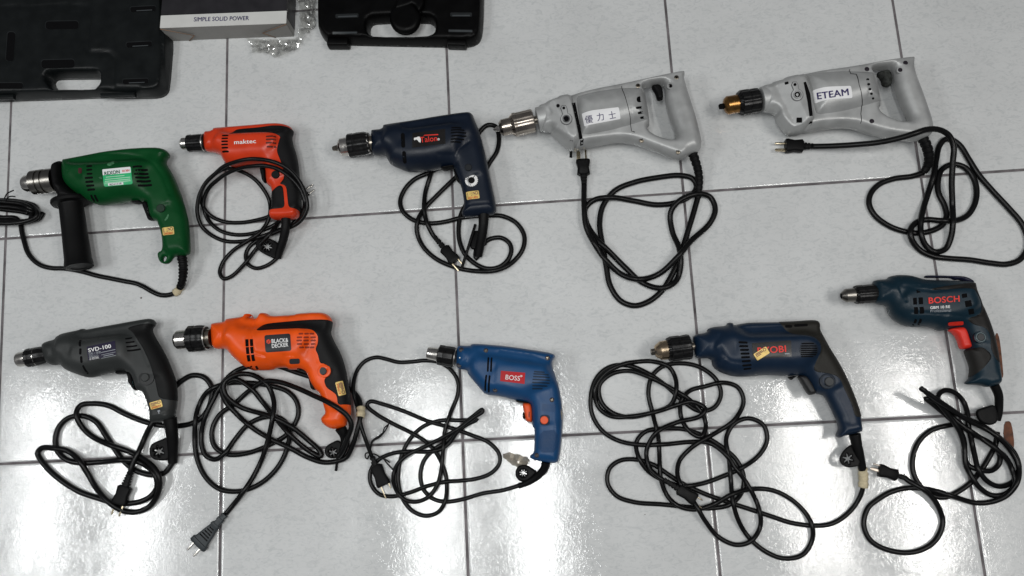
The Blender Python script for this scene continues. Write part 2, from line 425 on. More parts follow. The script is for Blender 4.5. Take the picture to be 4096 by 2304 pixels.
def cord_path(pts, r, start_z=None, end_z=None):
    """pts in photo pixels: (x, y), (x, y, minimum z) or (x, y, 'u') where it runs under something"""
    rows = []
    for p in pts:
        z = p[2] if len(p) > 2 and p[2] != 'u' else r; u = 1. if len(p) > 2 and p[2] == 'u' else 0.
        rows.append((p[0], p[1], z, u))
    rows = np.array(rows, float); S = cr(rows, 6.0)
    x, y = at(S[:, 0], S[:, 1], S[:, 2]); z = np.maximum(S[:, 2], r); u = S[:, 3] > .5
    n = len(S); xy = np.stack([x, y], -1); s = np.r_[0, np.cumsum(np.hypot(*np.diff(xy, axis=0).T))]
    need = z.copy(); G = np.array(LAID) if LAID else np.zeros((0, 4))
    for i in range(n):
        if u[i]: continue
        if len(G):
            d = np.hypot(G[:, 0]-x[i], G[:, 1]-y[i]); rr = (G[:, 3]+r)*.98; k = (d < rr) & (G[:, 2] < .05)
            if k.any(): need[i] = max(need[i], (G[k, 2]+np.sqrt(rr[k]**2-d[k]**2)).max())
        k = np.where(s < s[i]-.03)[0]
        if len(k):
            d = np.hypot(x[k]-x[i], y[k]-y[i]); q = d < 1.96*r
            if q.any(): need[i] = max(need[i], (need[k[q]]+np.sqrt((1.96*r)**2-d[q]**2)).max())
            need[i] = min(need[i], max(.024, z[i]+.002))
    if start_z is not None: need[0] = start_z
    if end_z is not None: need[-1] = end_z
    out = need.copy()
    for i in range(1, n): out[i] = max(out[i], out[i-1]-.32*(s[i]-s[i-1]))
    for i in range(n-2, -1, -1): out[i] = max(out[i], out[i+1]-.32*(s[i+1]-s[i]))
    out[u] = np.minimum(out[u], np.maximum(r, need[u]))
    for _ in range(10):
        o2 = out.copy(); o2[1:-1] = .25*out[:-2]+.5*out[1:-1]+.25*out[2:]; out = o2
    x, y = at(S[:, 0], S[:, 1], out)
    P = np.column_stack([x, y, out])
    LAID.extend([(a, b, c, r) for a, b, c in P[::2]])
    return P
def cord(pts, rpx, parent, m=None, label=None, start_z=None, end_z=None):
    r = rpx*mpp(pts[0]); P = cord_path(pts, r, start_z, end_z)
    return tube('cord', P, r, m or M_RUB, parent, n=12, label=label), P, r
def relief(pts, radii, zs, parent, ribs=True, m=None, duty=.5, pitch=.0034, depth=.16):
    """flexible sleeve where the cord leaves the grip"""
    rows = np.array([(p[0], p[1], z, r) for p, z, r in zip(pts, zs, radii)], float); S = cr(rows, 2.0)
    x, y = at(S[:, 0], S[:, 1], S[:, 2]); P = np.column_stack([x, y, S[:, 2]]); k = mpp(pts[0], zs[0])
    s = np.r_[0, np.cumsum(np.linalg.norm(np.diff(P, axis=0), axis=1))]
    R = S[:, 3]*k
    if ribs: R = R*(1-depth*((s/pitch) % 1 > duty))
    return tube('strain_relief', P, R, m or M_RUB2, parent, n=16, angle=.6)
def loft(name, A, secs, m, parent, p=4, n=20, label=None):
    """secs: (t px, half width px, half height px) super-elliptical sections along Axis A"""
    V = []; Fc = []
    secs = [(secs[0][0], .01, .01)]+list(secs)+[(secs[-1][0], .01, .01)]
    for t, a, b in secs:
        for k in range(n):
            q = 2*math.pi*k/n; c, s_ = math.cos(q), math.sin(q)
            X = a*abs(c)**(2/p)*(1 if c > 0 else -1); Y = b*abs(s_)**(2/p)*(1 if s_ > 0 else -1)
            V.append(A.A+A.u*t*A.k+A.v*X*A.k+A.w*Y*A.k)
    for i in range(len(secs)-1):
        for k in range(n): x, y = i*n+k, i*n+(k+1) % n; Fc.append((x, y, y+n, x+n))
    return obj(name, V, Fc, m, parent, angle=.7, label=label)
def blade(A, t0, t1, off, w, h, m, parent, roll=0, rnd=False):
    """one prong: from t0 to t1 px along the axis, off px to the side, w wide (in the axis plane), h thick"""
    V = []; Fc = []; n = 12
    for t, k_ in ((t0, 1), (t1-w*.4, 1), (t1, .45)):
        for k in range(n):
            q = 2*math.pi*k/n; c, s_ = math.cos(q), math.sin(q); e = 1 if rnd else .45
            X = w/2*abs(c)**e*(1 if c > 0 else -1)*k_; Y = h/2*abs(s_)**e*(1 if s_ > 0 else -1)*k_
            V.append(A.A+A.u*t*A.k+A.v*(X+off)*A.k+A.w*Y*A.k)
    V.append(A.A+A.u*t1*A.k+A.v*off*A.k)
    for i in range(2):
        for k in range(n): x, y = i*n+k, i*n+(k+1) % n; Fc.append((x, y, y+n, x+n))
    Fc += [(2*n+k, 2*n+(k+1) % n, 3*n) for k in range(n)]
    return obj('prong', V, Fc, m, parent, angle=.7)
def plug(a, b, wpx, hpx, parent, prong=(), z0=None, z1=None, ribs=4, m=None, col=None, tail=.45, hide=None):
    """a = where the cord enters, b = the face the prongs leave; prong = list of (offset px, length px)"""
    k = mpp(a); z0 = hpx*k+.0005 if z0 is None else z0; z1 = z0 if z1 is None else z1
    A = Axis(a, b, z0, z1); L = A.px; tl = L*tail; secs = []
    for i in range(ribs):
        t = tl*i/ribs; r = wpx*(.34+.13*i/ribs); secs += [(t, r*1.1, min(r, hpx)), (t+tl/ribs*.55, r*1.15, min(r*1.05, hpx)), (t+tl/ribs*.56, r*.88, min(r*.85, hpx)), (t+tl/ribs*.98, r*.88, min(r*.85, hpx))]
    secs += [(tl, wpx*.62, hpx*.8), (tl+L*.05, wpx*.92, hpx*.95), (tl+(L-tl)*.5, wpx*.8, hpx*.9), (L*.9, wpx, hpx), (L*.985, wpx*.98, hpx*.97), (L, wpx*.9, hpx*.9)]
    o = loft('plug', A, secs, m or M_RUB2, parent)
    for off, ln, w, h in prong: blade(A, L-3, L+ln, off, w, h, col or M_BRASS, o)
    return o, A
def chuck(ax, parent, sleeve, nose, tip=None, neck=None, ms=None, mn=None, mt=None, flutes=12, fd=.028, gear=None, ring=None, holes=True, label=None):
    c = ax.lathe('chuck', sleeve, ms or M_CBLK, parent, flutes=flutes, depth=fd, duty=.34, label=label)
    nm = mn or M_STEEL
    ax.lathe('chuck_nose', nose, nm, c, n=40)
    if gear: ax.lathe('gear_ring', gear, ms or M_CBLK, c, flutes=20, depth=.13, duty=.5)
    if ring: ax.lathe('collar_ring', ring, M_STEEL, c, n=40)
    if tip: ax.lathe('jaws', tip, mt or M_STEELD, c, flutes=3, depth=.14, duty=.17)
    if neck: ax.lathe('spindle', neck, M_STEELD if True else ms, c, n=24)
    return c
def keyholder(poly, parent, z, star_c=None, star_r=0, T=.0045, hole=True, arms=6):
    holes = [star(star_c, star_r, arms)] if star_c is not None and hole else []
    s = Solid(poly, z, [(poly[0], poly[1], T, T*.6)], holes=holes, sm=2 if not holes else 1, grid=.0022)
    return s.build('key_holder', M_RUB2, parent)

def tape_on(P, c, half, r, parent):
    """a turn of masking tape round the cord where it passes photo pixel c"""
    x, y = at(c[0], c[1], .01); i = int(np.argmin(np.hypot(P[:, 0]-x, P[:, 1]-y))); s = np.r_[0, np.cumsum(np.linalg.norm(np.diff(P, axis=0), axis=1))]
    k = (s > s[i]-half) & (s < s[i]+half); Q = P[k]; n = len(Q)
    return tube('cord_tape', Q, [r*(1+.10*math.sin(j*2.1)+.05*math.sin(j*5.3)) for j in range(n)], M_TAPE, parent, n=14)

# ================================================================== THE FLOOR
def floor_material():
    m = bpy.data.materials.new('glazed_tile'); m.use_nodes = True; nt = m.node_tree; b = nt.nodes['Principled BSDF']; N = nt.nodes.new; L = nt.links.new
    tc = N('ShaderNodeTexCoord')
    # cloudy glaze with fine bluish fibres
    n1 = N('ShaderNodeTexNoise'); n1.inputs['Scale'].default_value = 9; n1.inputs['Detail'].default_value = 6; L(tc.outputs['Object'], n1.inputs['Vector'])
    n2 = N('ShaderNodeTexNoise'); n2.inputs['Scale'].default_value = 95; n2.inputs['Detail'].default_value = 6; n2.inputs['Roughness'].default_value = .65; n2.inputs['Distortion'].default_value = 1.6
    mp = N('ShaderNodeMapping'); mp.inputs['Scale'].default_value = (.75, 1.35, 1); mp.inputs['Rotation'].default_value = (0, 0, .5)
    L(tc.outputs['Object'], mp.inputs[0]); L(mp.outputs[0], n2.inputs['Vector'])
    r2 = N('ShaderNodeValToRGB'); e = r2.color_ramp.elements
    e[0].position = .33; e[0].color = (.515, .530, .532, 1); e[1].position = .52; e[1].color = (.612, .621, .620, 1)
    L(n2.outputs['Fac'], r2.inputs[0])
    r1 = N('ShaderNodeMapRange'); r1.inputs[1].default_value = .3; r1.inputs[2].default_value = .7; r1.inputs[3].default_value = .95; r1.inputs[4].default_value = 1.04; L(n1.outputs['Fac'], r1.inputs[0])
    sc = N('ShaderNodeVectorMath'); sc.operation = 'SCALE'; at_ = N('ShaderNodeAttribute'); at_.attribute_name = 'tone'; ml = N('ShaderNodeMath'); ml.operation = 'MULTIPLY'; L(at_.outputs['Fac'], ml.inputs[0]); L(r1.outputs[0], ml.inputs[1])
    L(r2.outputs[0], sc.inputs[0]); L(ml.outputs[0], sc.inputs['Scale'])
    # sparse dirt specks
    vo = N('ShaderNodeTexVoronoi'); vo.inputs['Scale'].default_value = 17; L(tc.outputs['Object'], vo.inputs['Vector'])
    n4 = N('ShaderNodeTexNoise'); n4.inputs['Scale'].default_value = 5; L(tc.outputs['Object'], n4.inputs['Vector'])
    th = N('ShaderNodeMath'); th.operation = 'MULTIPLY'; th.inputs[1].default_value = .085; L(n4.outputs['Fac'], th.inputs[0])
    th2 = N('ShaderNodeMath'); th2.operation = 'SUBTRACT'; th2.inputs[1].default_value = .030; L(th.outputs[0], th2.inputs[0])
    lt = N('ShaderNodeMath'); lt.operation = 'LESS_THAN'; L(vo.outputs['Distance'], lt.inputs[0]); L(th2.outputs[0], lt.inputs[1])
    mx = N('ShaderNodeMix'); mx.data_type = 'RGBA'; L(lt.outputs[0], mx.inputs['Factor']); L(sc.outputs[0], mx.inputs['A']); mx.inputs['B'].default_value = (.13, .11, .10, 1)
    L(mx.outputs['Result'], b.inputs['Base Color'])
    # the glaze: squiggly leather-like relief
    n3 = N('ShaderNodeTexNoise'); n3.inputs['Scale'].default_value = 115; n3.inputs['Detail'].default_value = 3; n3.inputs['Distortion'].default_value = 2.6; L(tc.outputs['Object'], n3.inputs['Vector'])
    n5 = N('ShaderNodeTexNoise'); n5.inputs['Scale'].default_value = 30; n5.inputs['Detail'].default_value = 2; L(tc.outputs['Object'], n5.inputs['Vector'])
    bp = N('ShaderNodeBump'); bp.inputs['Strength'].default_value = .185; bp.inputs['Distance'].default_value = .00058; L(n3.outputs['Fac'], bp.inputs['Height'])
    bp2 = N('ShaderNodeBump'); bp2.inputs['Strength'].default_value = .3; bp2.inputs['Distance'].default_value = .0006; L(n5.outputs['Fac'], bp2.inputs['Height']); L(bp.outputs[0], bp2.inputs['Normal'])
    L(bp2.outputs[0], b.inputs['Normal'])
    n6 = N('ShaderNodeTexNoise'); n6.inputs['Scale'].default_value = 7; n6.inputs['Detail'].default_value = 7; n6.inputs['Distortion'].default_value = .8; L(tc.outputs['Object'], n6.inputs['Vector'])
    rr = N('ShaderNodeMapRange'); rr.inputs[1].default_value = .35; rr.inputs[2].default_value = .68; rr.inputs[3].default_value = .055; rr.inputs[4].default_value = .17; L(n6.outputs['Fac'], rr.inputs[0]); L(rr.outputs[0], b.inputs['Roughness'])
    b.inputs['IOR'].default_value = 1.60
    return m
M_TILE = floor_material()
M_GROUT = mat('grout', (.14,.127,.132), .85, var=.3, vscale=28, bump=.5, bscale=400)
def line(a, b):
    A = np.array(at(*a)); B = np.array(at(*b)); return A, (B-A)/np.hypot(*(B-A))
def cross_(l1, l2):
    A, u = l1; B, v = l2; M = np.array([[u[0], -v[0]], [u[1], -v[1]]]); t = np.linalg.solve(M, B-A); return A+u*t[0]
VL = [line((40,500),(2,1449)), line((909,163),(878,2250)), line((1786,190),(1873,2304)), line((2660,0),(2882,2304)), line((3571,0),(3941,2300))]
HL = [line((10,955),(3687,706)), line((885.5,1811),(3842,1661))]
def shift(l, dx, dy): return (l[0]+np.array([dx, dy]), l[1])
VL = [shift(VL[0], -.8, 0), shift(VL[0], -.4, 0)]+VL+[shift(VL[4], .4*k, 0) for k in (1, 2)]
HL = [shift(HL[0], 0, .4*k) for k in (3, 2, 1)]+HL+[shift(HL[1], 0, -.4*k) for k in (1, 2)]
gw = .0022; tones = []; V = []; Fc = []; rng = random.Random(3)
for i in range(len(VL)-1):
    for j in range(len(HL)-1):
        c = [cross_(VL[i], HL[j+1]), cross_(VL[i+1], HL[j+1]), cross_(VL[i+1], HL[j]), cross_(VL[i], HL[j])]
        tone = rng.uniform(.965, 1.03)
        tx, ty = rng.uniform(-.0022, .0022), rng.uniform(-.0022, .0022)
        us = [0, .002, .005, .010, .02, .04, .08, .15, .25, .4, .5, .6, .75, .85, .92, .96, .98, .990, .995, .998, 1]
        n = len(us); b0 = len(V)
        cen = sum(c)/4
        for v_ in us:
            for u_ in us:
                s0, s1 = gw/.4+u_*(1-2*gw/.4), gw/.4+v_*(1-2*gw/.4)
                p = (c[0]*(1-s0)+c[1]*s0)*(1-s1)+(c[3]*(1-s0)+c[2]*s0)*s1
                e = min(u_, 1-u_, v_, 1-v_)*.4
                rx, ry = abs(u_-.5)*2, abs(v_-.5)*2
                z = -.00075*(1-min(1, e/.0019))**2-.00022*(rx**5+ry**5)+(p[0]-cen[0])*tx+(p[1]-cen[1])*ty
                V.append((p[0], p[1], z)); tones.append(tone)
        for a in range(n-1):
            for b in range(n-1): q = b0+a*n+b; Fc.append((q, q+1, q+n+1, q+n))
o = obj('floor', V, Fc, M_TILE); o['kind'] = 'structure'
o.data.attributes.new('tone', 'FLOAT', 'POINT').data.foreach_set('value', tones)
o = obj('grout', [(-2,-2,-.0016),(4,-2,-.0016),(4,2,-.0016),(-2,2,-.0016)], [(0,1,2,3)], M_GROUT, smooth=False); o['kind'] = 'structure'

# ================================================================== THE CASES, THE CARTON, THE BAG
M_CASE = mat('case_plastic', (.0050,.0064,.0068), .40, bump=.25, bscale=700, var=.1, spec=.22)
M_CASE2 = mat('case_plastic_satin', (.0010,.0010,.0011), .42, bump=.25, bscale=700, var=.1, spec=.12)
L_ = Frame(0, 0, .28986)
t = thing('tool_case', 'large open black moulded plastic case tray with slots, in the upper left corner', 'tool case', (.05, .42, 0))
HZ = .035
out = L_([(2310,-700),(2330,0),(2400,540),(2345,1220),(2310,1300),(2240,1345),(2130,1362),(1880,1362),(1500,1352),(700,1385),(200,1398),(-900,1430),(-1000,-700)])
rec = [(rrect(L_(858,345), 450*.29, 108*.29, -1), .012, .0022), (rrect(L_(800,878), 455*.29, 112*.29, -1.5), .012, .0022),
       (rrect(L_(148,640), 108*.29, 400*.29, 4), .012, .0022), (rrect(L_(1920,612), 350*.29, 75*.29, -3), .005, .002),
       (rrect(L_(1975,122), 350*.29, 75*.29, -3), .005, .002), (rrect(L_(1870,1120), 350*.29, 72*.29, -2), .004, .002), (rrect(L_(130,1180), 370*.29, 80*.29, 0), .007, .002),
       (rrect(L_(-380,345), 450*.29, 108*.29, -1), .012, .0022)]
S = Solid(out, 0, [(L_(0,-500), L_(2000,1000), HZ, .007)], flat=True, zo=.002,
          holes=[F(0, 0, .28986, [(610,1060),(640,1000),(700,988),(1310,980),(1345,1000),(1352,1060),(1345,1140),(1290,1192),(1200,1197),(740,1200),(690,1180)])],
          carve=[(L_([(1250,-600),(1240,200),(1190,660),(1225,720),(1500,725),(1575,790),(1545,1210),(1900,1225)]), .0035, .004),
                 (L_([(2290,-600),(2270,470),(2215,1170),(2180,1240),(2080,1292),(1900,1300),(280,1330),(-900,1355)]), .0022, .005),
                 (L_([(640,1215),(900,1245),(1130,1235)]), .002, .0015), (L_([(-600,95),(500,95),(900,70),(1200,90)]), .003, .002)],
          recess=[(np.array(r[0]), r[1], r[2]) for r in rec], grid=.0045)
# hole must be at the top's place
S.loops[1] = ccw(chaikin(pts_at(L_([(610,1060),(640,1000),(700,988),(1310,980),(1345,1000),(1352,1060),(1345,1140),(1290,1192),(1200,1197),(740,1200),(690,1180)]), HZ), 1))
S.recess = []
S.carve = [(pts_at(c, HZ), w, d) for c, w, d in [
    (L_([(1250,-600),(1240,200),(1190,660),(1225,720),(1500,725),(1575,790),(1545,1210),(1900,1225)]), .0035, .004),
    (L_([(2220,-600),(2225,470),(2215,1170),(2180,1240),(2080,1292),(1900,1300),(280,1330),(-900,1355)]), .0022, .006),
    (L_([(640,1225),(900,1250),(1130,1240)]), .002, .0015), (L_([(-600,95),(500,95),(900,70),(1200,90)]), .003, .002)]]
S.build('tray', M_CASE, t)
M_LIT = mat('case_highlight', (.05,.056,.06), .4)  # lighter grey lines standing in for the highlight along the slots
sf = Surf(S)
for (cx, cy, w, h, a, deep) in ((858,345,450,108,-1,1),(800,878,455,112,-1.5,1),(148,640,108,400,4,1),(1920,612,350,70,-3,0),(1975,122,350,70,-3,0),(1870,1120,350,66,-2,0),(130,1180,370,76,0,1)):
    c = L_(cx, cy)
    rim = sf.patch('slot_rim', [rrect(c, (w+14)*.29, (h+14)*.29, a, .35)], mat('case_rim_highlight', (.012,.014,.015), .4), t, off=.0005)  # rim colour lightened to imitate the highlight round each slot
    sf.patch('slot', [rrect((c[0]+.6, c[1]+1.6), w*.29, h*.29, a, .35)], M_DARK, rim, off=.0009)  # flat dark patch in place of the shade inside the slot
    if not deep: sf.patch('slot_highlight', [rrect((c[0]+6, c[1]+h*.29*.36), w*.29*.62, 3.2, a, .3)], M_LIT, rim, off=.0013)
for a, b in (((1400,1325),(1870,1310)), ((-200,1355),(200,1340))):
    A = Axis(L_(*a), L_(*b), .024); loft('latch', A, [(0, 9, 9), (A.px, 9, 9)], M_CASE, t, p=5)

M_ = Frame(600, 0, .54348)
t = thing('tool_case', 'smaller black plastic case with a round knob over its carry opening', 'tool case', (.68, .42, 0))
H2 = .030
out = M_([(1246,-300),(1246,215),(1262,262),(1292,305),(1335,332),(2300,352),(2375,345),(2425,318),(2448,262),(2458,100),(2462,-300)])
hole = M_([(1596,180),(1608,135),(1650,118),(2040,112),(2080,135),(2090,180),(2080,225),(2030,246),(1650,248),(1608,228)])
S = Solid(out, 0, [(M_(1300,0), M_(2400,0), H2, .009)], flat=True, zo=.002, holes=[hole], grid=.004,
)
S.loops[1] = ccw(chaikin(pts_at(hole, H2), 1))
rec = [rrect(M_(1435,242), 185*.543, 22*.543, -1, .3), rrect(M_(2285,228), 180*.543, 22*.543, 1, .3), rrect(M_(1450,117), 170*.543, 30*.543, -2, .3), rrect(M_(2290,108), 160*.543, 30*.543, 0, .3)]
S.carve = [(pts_at(M_([(1300,-200),(1300,200),(1340,290),(1700,300),(2300,290),(2400,230),(2405,-200)]), H2), .002, .0015)]
S.build('shell', M_CASE2, t)
sf = Surf(S)
for r in rec: sf.patch('slot_rim', [r], MATS['case_rim_highlight'], t, off=.0004)
for q in [rrect(M_(1435,243), 178*.543, 11*.543, -1, .3), rrect(M_(2285,229), 172*.543, 13*.543, 1, .3), rrect(M_(1455,122), 140*.543, 9*.543, -2, .3), rrect(M_(2290,116), 130*.543, 10*.543, 0, .3)]: sf.patch('slot_highlight', [q], M_LIT, t, off=.0009)
for a, b in ((M_(1312,322), M_(1468,322)), (M_(2192,322), M_(2330,326))):
    A = Axis(a, b, .012); loft('latch', A, [(0, 14, 20), (3, 17, 24), (A.px-3, 17, 24), (A.px, 14, 20)], M_CASE2, t, p=5)
Solid(ngon(M_(1880,140), 116*.543, 28), .030, [(M_(1880,140), M_(1881,140), .010, .010)], sm=0, grid=.003).build('round_knob', M_CASE2, t)
Solid(M_([(1790,90),(1830,-20),(1860,-300),(2010,-300),(2030,20),(1985,110),(1940,40),(1900,60)]), .034, [(M_(1880,0), M_(1880,-100), .008, .006)], grid=.003).build('grip_strap', M_CASE2, t)

# the carton
t = thing('carton', 'white and black printed cardboard carton reading SIMPLE SOLID POWER, between the two black cases', 'box', (.30, .40, 0))
HB = .048
M_CARD = mat('carton_board_shaded', (.25,.246,.235), .6, var=.03, vscale=60)  # grey-white board darkened; the front face's shade is in the colour
M_CARDK = mat('carton_print_black', (.020,.019,.022), .4, var=.08)
tl = np.array([*at(*M_(72,205), HB), HB]); tr = np.array([*at(*M_(1002,170), HB), HB])
u = (tr-tl)/np.linalg.norm(tr-tl); v = np.array([-u[1], u[0], 0]); Wd = np.linalg.norm(tr-tl)
P = lambda a, b, z: tl*[1, 1, 0]+u*a+v*b+np.array([0, 0, z])
D = .30; band = (M_(72,205)[1]-M_(72,108)[1])*mpp(M_(72,150), HB)
def slab(name, pts8, m, par, **k):
    f = [(0,1,2,3),(7,6,5,4),(0,4,5,1),(1,5,6,2),(2,6,7,3),(3,7,4,0)]
    o = obj(name, pts8, f, m, par, smooth=False, **k)
    bm = bmesh.new(); bm.from_mesh(o.data); bmesh.ops.recalc_face_normals(bm, faces=bm.faces)
    bmesh.ops.bevel(bm, geom=list(bm.edges), offset=.0007, segments=2, affect='EDGES'); bm.to_mesh(o.data); bm.free(); return o
i_ = .002
slab('box_body', [P(0,0,.0005),P(Wd,0,.0005),P(Wd,D,.0005),P(0,D,.0005),P(0,0,HB-.001),P(Wd,0,HB-.001),P(Wd,D,HB-.001),P(0,D,HB-.001)], M_CARD, t)
slab('white_band', [P(0,-.0004,HB-.001),P(Wd,-.0004,HB-.001),P(Wd,band,HB-.001),P(0,band,HB-.001),P(0,-.0004,HB),P(Wd,-.0004,HB),P(Wd,band,HB),P(0,band,HB)], mat('carton_white', (.60,.60,.58), .45, var=.02), t)
slab('black_panel', [P(0,band+.0002,HB-.001),P(Wd,band+.0002,HB-.001),P(Wd,D,HB-.001),P(0,D,HB-.001),P(0,band+.0002,HB),P(Wd,band+.0002,HB),P(Wd,D,HB),P(0,D,HB)], M_CARDK, t)
slab('black_side', [P(Wd,.012,.002),P(Wd+.0006,.012,.002),P(Wd+.0006,D,.002),P(Wd,D,.002),P(Wd,.012,HB-.002),P(Wd+.0006,.012,HB-.002),P(Wd+.0006,D,HB-.002),P(Wd,D,HB-.002)], M_CARDK, t)
M_BRN = mat('cut_board_edge', (.20,.12,.075), .8)
def strip(name, a, b, w, m, par):   # a thin raw board edge on the front face, between two (x, z) places
    a3 = P(a[0], -.0007, a[1]); b3 = P(b[0], -.0007, b[1]); return tube(name, np.array([a3, (a3+b3)/2, b3]), w, m, par, n=6)
for sgn, x0 in ((1, 0), (-1, Wd)):
    A3 = [P(x0, -.0014, HB-.001), P(x0+sgn*.052, -.0022, HB*.44), P(x0+sgn*.034, -.0014, .001), P(x0, -.0008, .001)]
    B3 = [p+v*.0011 for p in A3]
    slab('corner_flap', A3+B3, M_CARD, t)
    for k in (0, 1): tube('raw_edge', np.array([A3[k], (A3[k]+A3[k+1])/2, A3[k+1]])-v*.0004, .0007, M_BRN, t, n=6)
v_, f_, z_ = text_mesh('SIMPLE SOLID POWER', .018)
lo = v_.min(0); hi = v_.max(0); a0 = np.array([*at(*M_(322,158), HB)]); b0 = np.array([*at(*M_(728,148), HB)])
uu = b0-a0; LL = np.hypot(*uu); uu /= LL; ww = np.array([-uu[1], uu[0]]); hh = (M_(0,156)[1]-M_(0,122)[1])*mpp(M_(400,140), HB)
Pp = a0+((v_[:, :1]-lo[0])/(hi[0]-lo[0])*LL)*uu+(v_[:, 1:]/.73*hh)*ww
obj('printed_text', np.column_stack([Pp, HB+.0003+z_]), f_, M_NAVYP, t, smooth=False)

# crumpled clear bag
def film(name, poly, zf, label, cat, tint=(.9,.9,.88), dens=.3, loc=None, g=.005, amp=.006, seed=0, rough=.12):
    Pq = ccw(pts_at(poly, .004)); r = resample(Pq, g); ex = grid_pts(r, g); ex = ex[sdist([r], ex) > g*.5]
    rs = np.random.RandomState(seed); r = r+rs.uniform(-.3, .3, r.shape)*g
    v, f = cdt([r], ex+rs.uniform(-.25, .25, ex.shape)*g); f = f[inside(r, v[f].mean(1))]
    z = zf(v)+0*v[:, 0]
    for k in range(120):       # random straight creases
        c = v[rs.randint(len(v))]; a = rs.uniform(0, math.pi); d = (v-c)@np.array([math.cos(a), math.sin(a)]); e = (v-c)@np.array([-math.sin(a), math.cos(a)])
        z = z+amp*rs.uniform(.3, 1)*rs.choice([-1, 1], p=[.4, .6])*np.clip(1-np.abs(d)/rs.uniform(.0025, .008), 0, 1)*np.clip(1-np.abs(e)/rs.uniform(.01, .04), 0, 1)
    z = np.maximum(z, .0008)
    m = MATS.get(name+'_film')
    if not m:
        m = bpy.data.materials.new(name+'_film'); m.use_nodes = True; nt = m.node_tree; nt.nodes.clear(); N = nt.nodes.new
        o_ = N('ShaderNodeOutputMaterial'); tr_ = N('ShaderNodeBsdfTransparent'); tr_.inputs[0].default_value = (*tint, 1)
        gl = N('ShaderNodeBsdfGlossy'); gl.inputs['Roughness'].default_value = rough; gl.inputs[0].default_value = (.95,.95,.95,1)
        df = N('ShaderNodeBsdfDiffuse'); df.inputs[0].default_value = (*[c*.6 for c in tint], 1)
        fr = N('ShaderNodeFresnel'); fr.inputs[0].default_value = 1.6
        ad = N('ShaderNodeMath'); ad.inputs[1].default_value = .07; nt.links.new(fr.outputs[0], ad.inputs[0])
        m1 = N('ShaderNodeMixShader'); m1.inputs[0].default_value = dens; nt.links.new(tr_.outputs[0], m1.inputs[1]); nt.links.new(df.outputs[0], m1.inputs[2])
        m2 = N('ShaderNodeMixShader'); nt.links.new(ad.outputs[0], m2.inputs[0]); nt.links.new(m1.outputs[0], m2.inputs[1]); nt.links.new(gl.outputs[0], m2.inputs[2])
        nt.links.new(m2.outputs[0], o_.inputs[0]); MATS[name+'_film'] = m
    o = obj(name, np.column_stack([v, z]), f, m, None, smooth=False)
    L0 = v.mean(0); o.location = (L0[0], L0[1], 0); o.data.transform(Matrix.Translation((-L0[0], -L0[1], 0)))
    o['label'] = label; o['category'] = cat; return o
film('plastic_bag', M_([(1062,-60),(1232,-60),(1222,60),(1222,190),(1160,255),(1120,330),(1060,382),(990,420),(930,440),(850,395),(760,402),(745,340),(715,292),(860,300),(1000,296),(1100,288),(1112,180),(1105,60)]),
     lambda q: .010, 'crumpled clear plastic bag beside the carton, glittering in the light', 'plastic bag', amp=.0045, dens=.05, seed=4, g=.003, rough=.07)

# ================================================================== DRILL: green, long side handle
M_GREEN = mat('green_shell', (.0006,.052,.011), .42, spec=.2, bump=.12, bscale=900, var=.05)
A_ = Frame(0, 500, .5175)
t = thing('power_drill', 'green impact drill with a long black side handle and a green and white label', 'power drill', (*at(*A_(850,500)), 0), 'corded electric drills laid out on the tiled floor')
Z = .037
S = Solid(A_([(500,282),(520,270),(700,236),(820,212),(1000,190),(1150,181),(1240,182),(1285,195),(1308,222),(1302,243),(1284,262),(1280,285),(1290,310),(1330,375),(1365,445),(1400,540),(1430,640),(1452,730),(1462,820),(1468,920),(1468,985),(1450,1005),(1360,1012),(1340,1022),(1325,1050),(1300,1072),(1270,1075),(1240,1062),(1226,1030),(1222,1000),(1235,980),(1255,975),(1262,930),(1258,870),(1245,810),(1228,770),(1222,745),(1190,738),(1165,700),(1155,640),(1145,597),(1050,592),(960,592),(900,605),(830,615),(760,616),(715,600),(640,560),(570,510),(525,470),(505,430),(500,380)]),
    Z, [(A_(520,390), A_(700,430), .031, .026), (A_(720,430), A_(1080,400), .0355, .030), (A_(620,262), A_(1240,205), .016, .010), (A_(1230,420), A_(1320,620), .021, .018), (A_(1330,640), A_(1370,960), .0175, .016), (A_(1275,1045), A_(1280,1030), .007, .004)],
    holes=[A_([(1262,1045),(1265,1022),(1280,1016),(1297,1028),(1286,1052),(1272,1060)])],
    carve=[(A_([(700,262),(850,245),(1020,255),(1130,275),(1230,330),(1300,430),(1350,560)]), .0022, .0016), (A_([(505,400),(600,405),(610,330)]), .001, .0006), (A_([(1350,560),(1395,700),(1410,900)]), .0015, .0005)])
S.build('body', M_GREEN, t); sf = Surf(S)
sf.slots('front_vents', SL(A_, [(690,318,45,15,-5),(690,346,46,15,-5),(692,377,46,15,-4),(687,408,64,17,-4),(691,439,64,17,-4),(697,469,64,17,-4),(705,500,62,17,-5),(716,566,60,15,62),(744,566,60,15,62)]), M_DARK, t)
sf.slots('rear_vents', SL(A_, [(1062,322,75,16,-3),(1095,349,100,17,-1),(1092,378,114,17,0),(1100,405,112,17,-1),(1111,434,114,18,-1),(1120,466,112,18,-2)]), M_DARK, t)
sf.patch('mode_window', [rrect(A_(619,353), 14, 22, 0)], mat('dark_red', (.05,.008,.01), .5), t)
M_LGRN = mat('label_green', (.03,.42,.16), .35)
lb = sf.patch('label', [rrect(A_(910,402), 222*.5175, 132*.5175, -5.5, .1)], M_LGRN, t, off=.0005)
sf.patch('label_header', [rrect(A_(903,357), 218*.5175, 46*.5175, -5.5, .12)], M_LAB, lb, off=.0008)
sf.text('brand_lettering', 'REXON', A_(808,389), A_(926,373), 15, mat('label_dark_green', (.0,.10,.045), .5), lb, off=.0012, bold=.022)
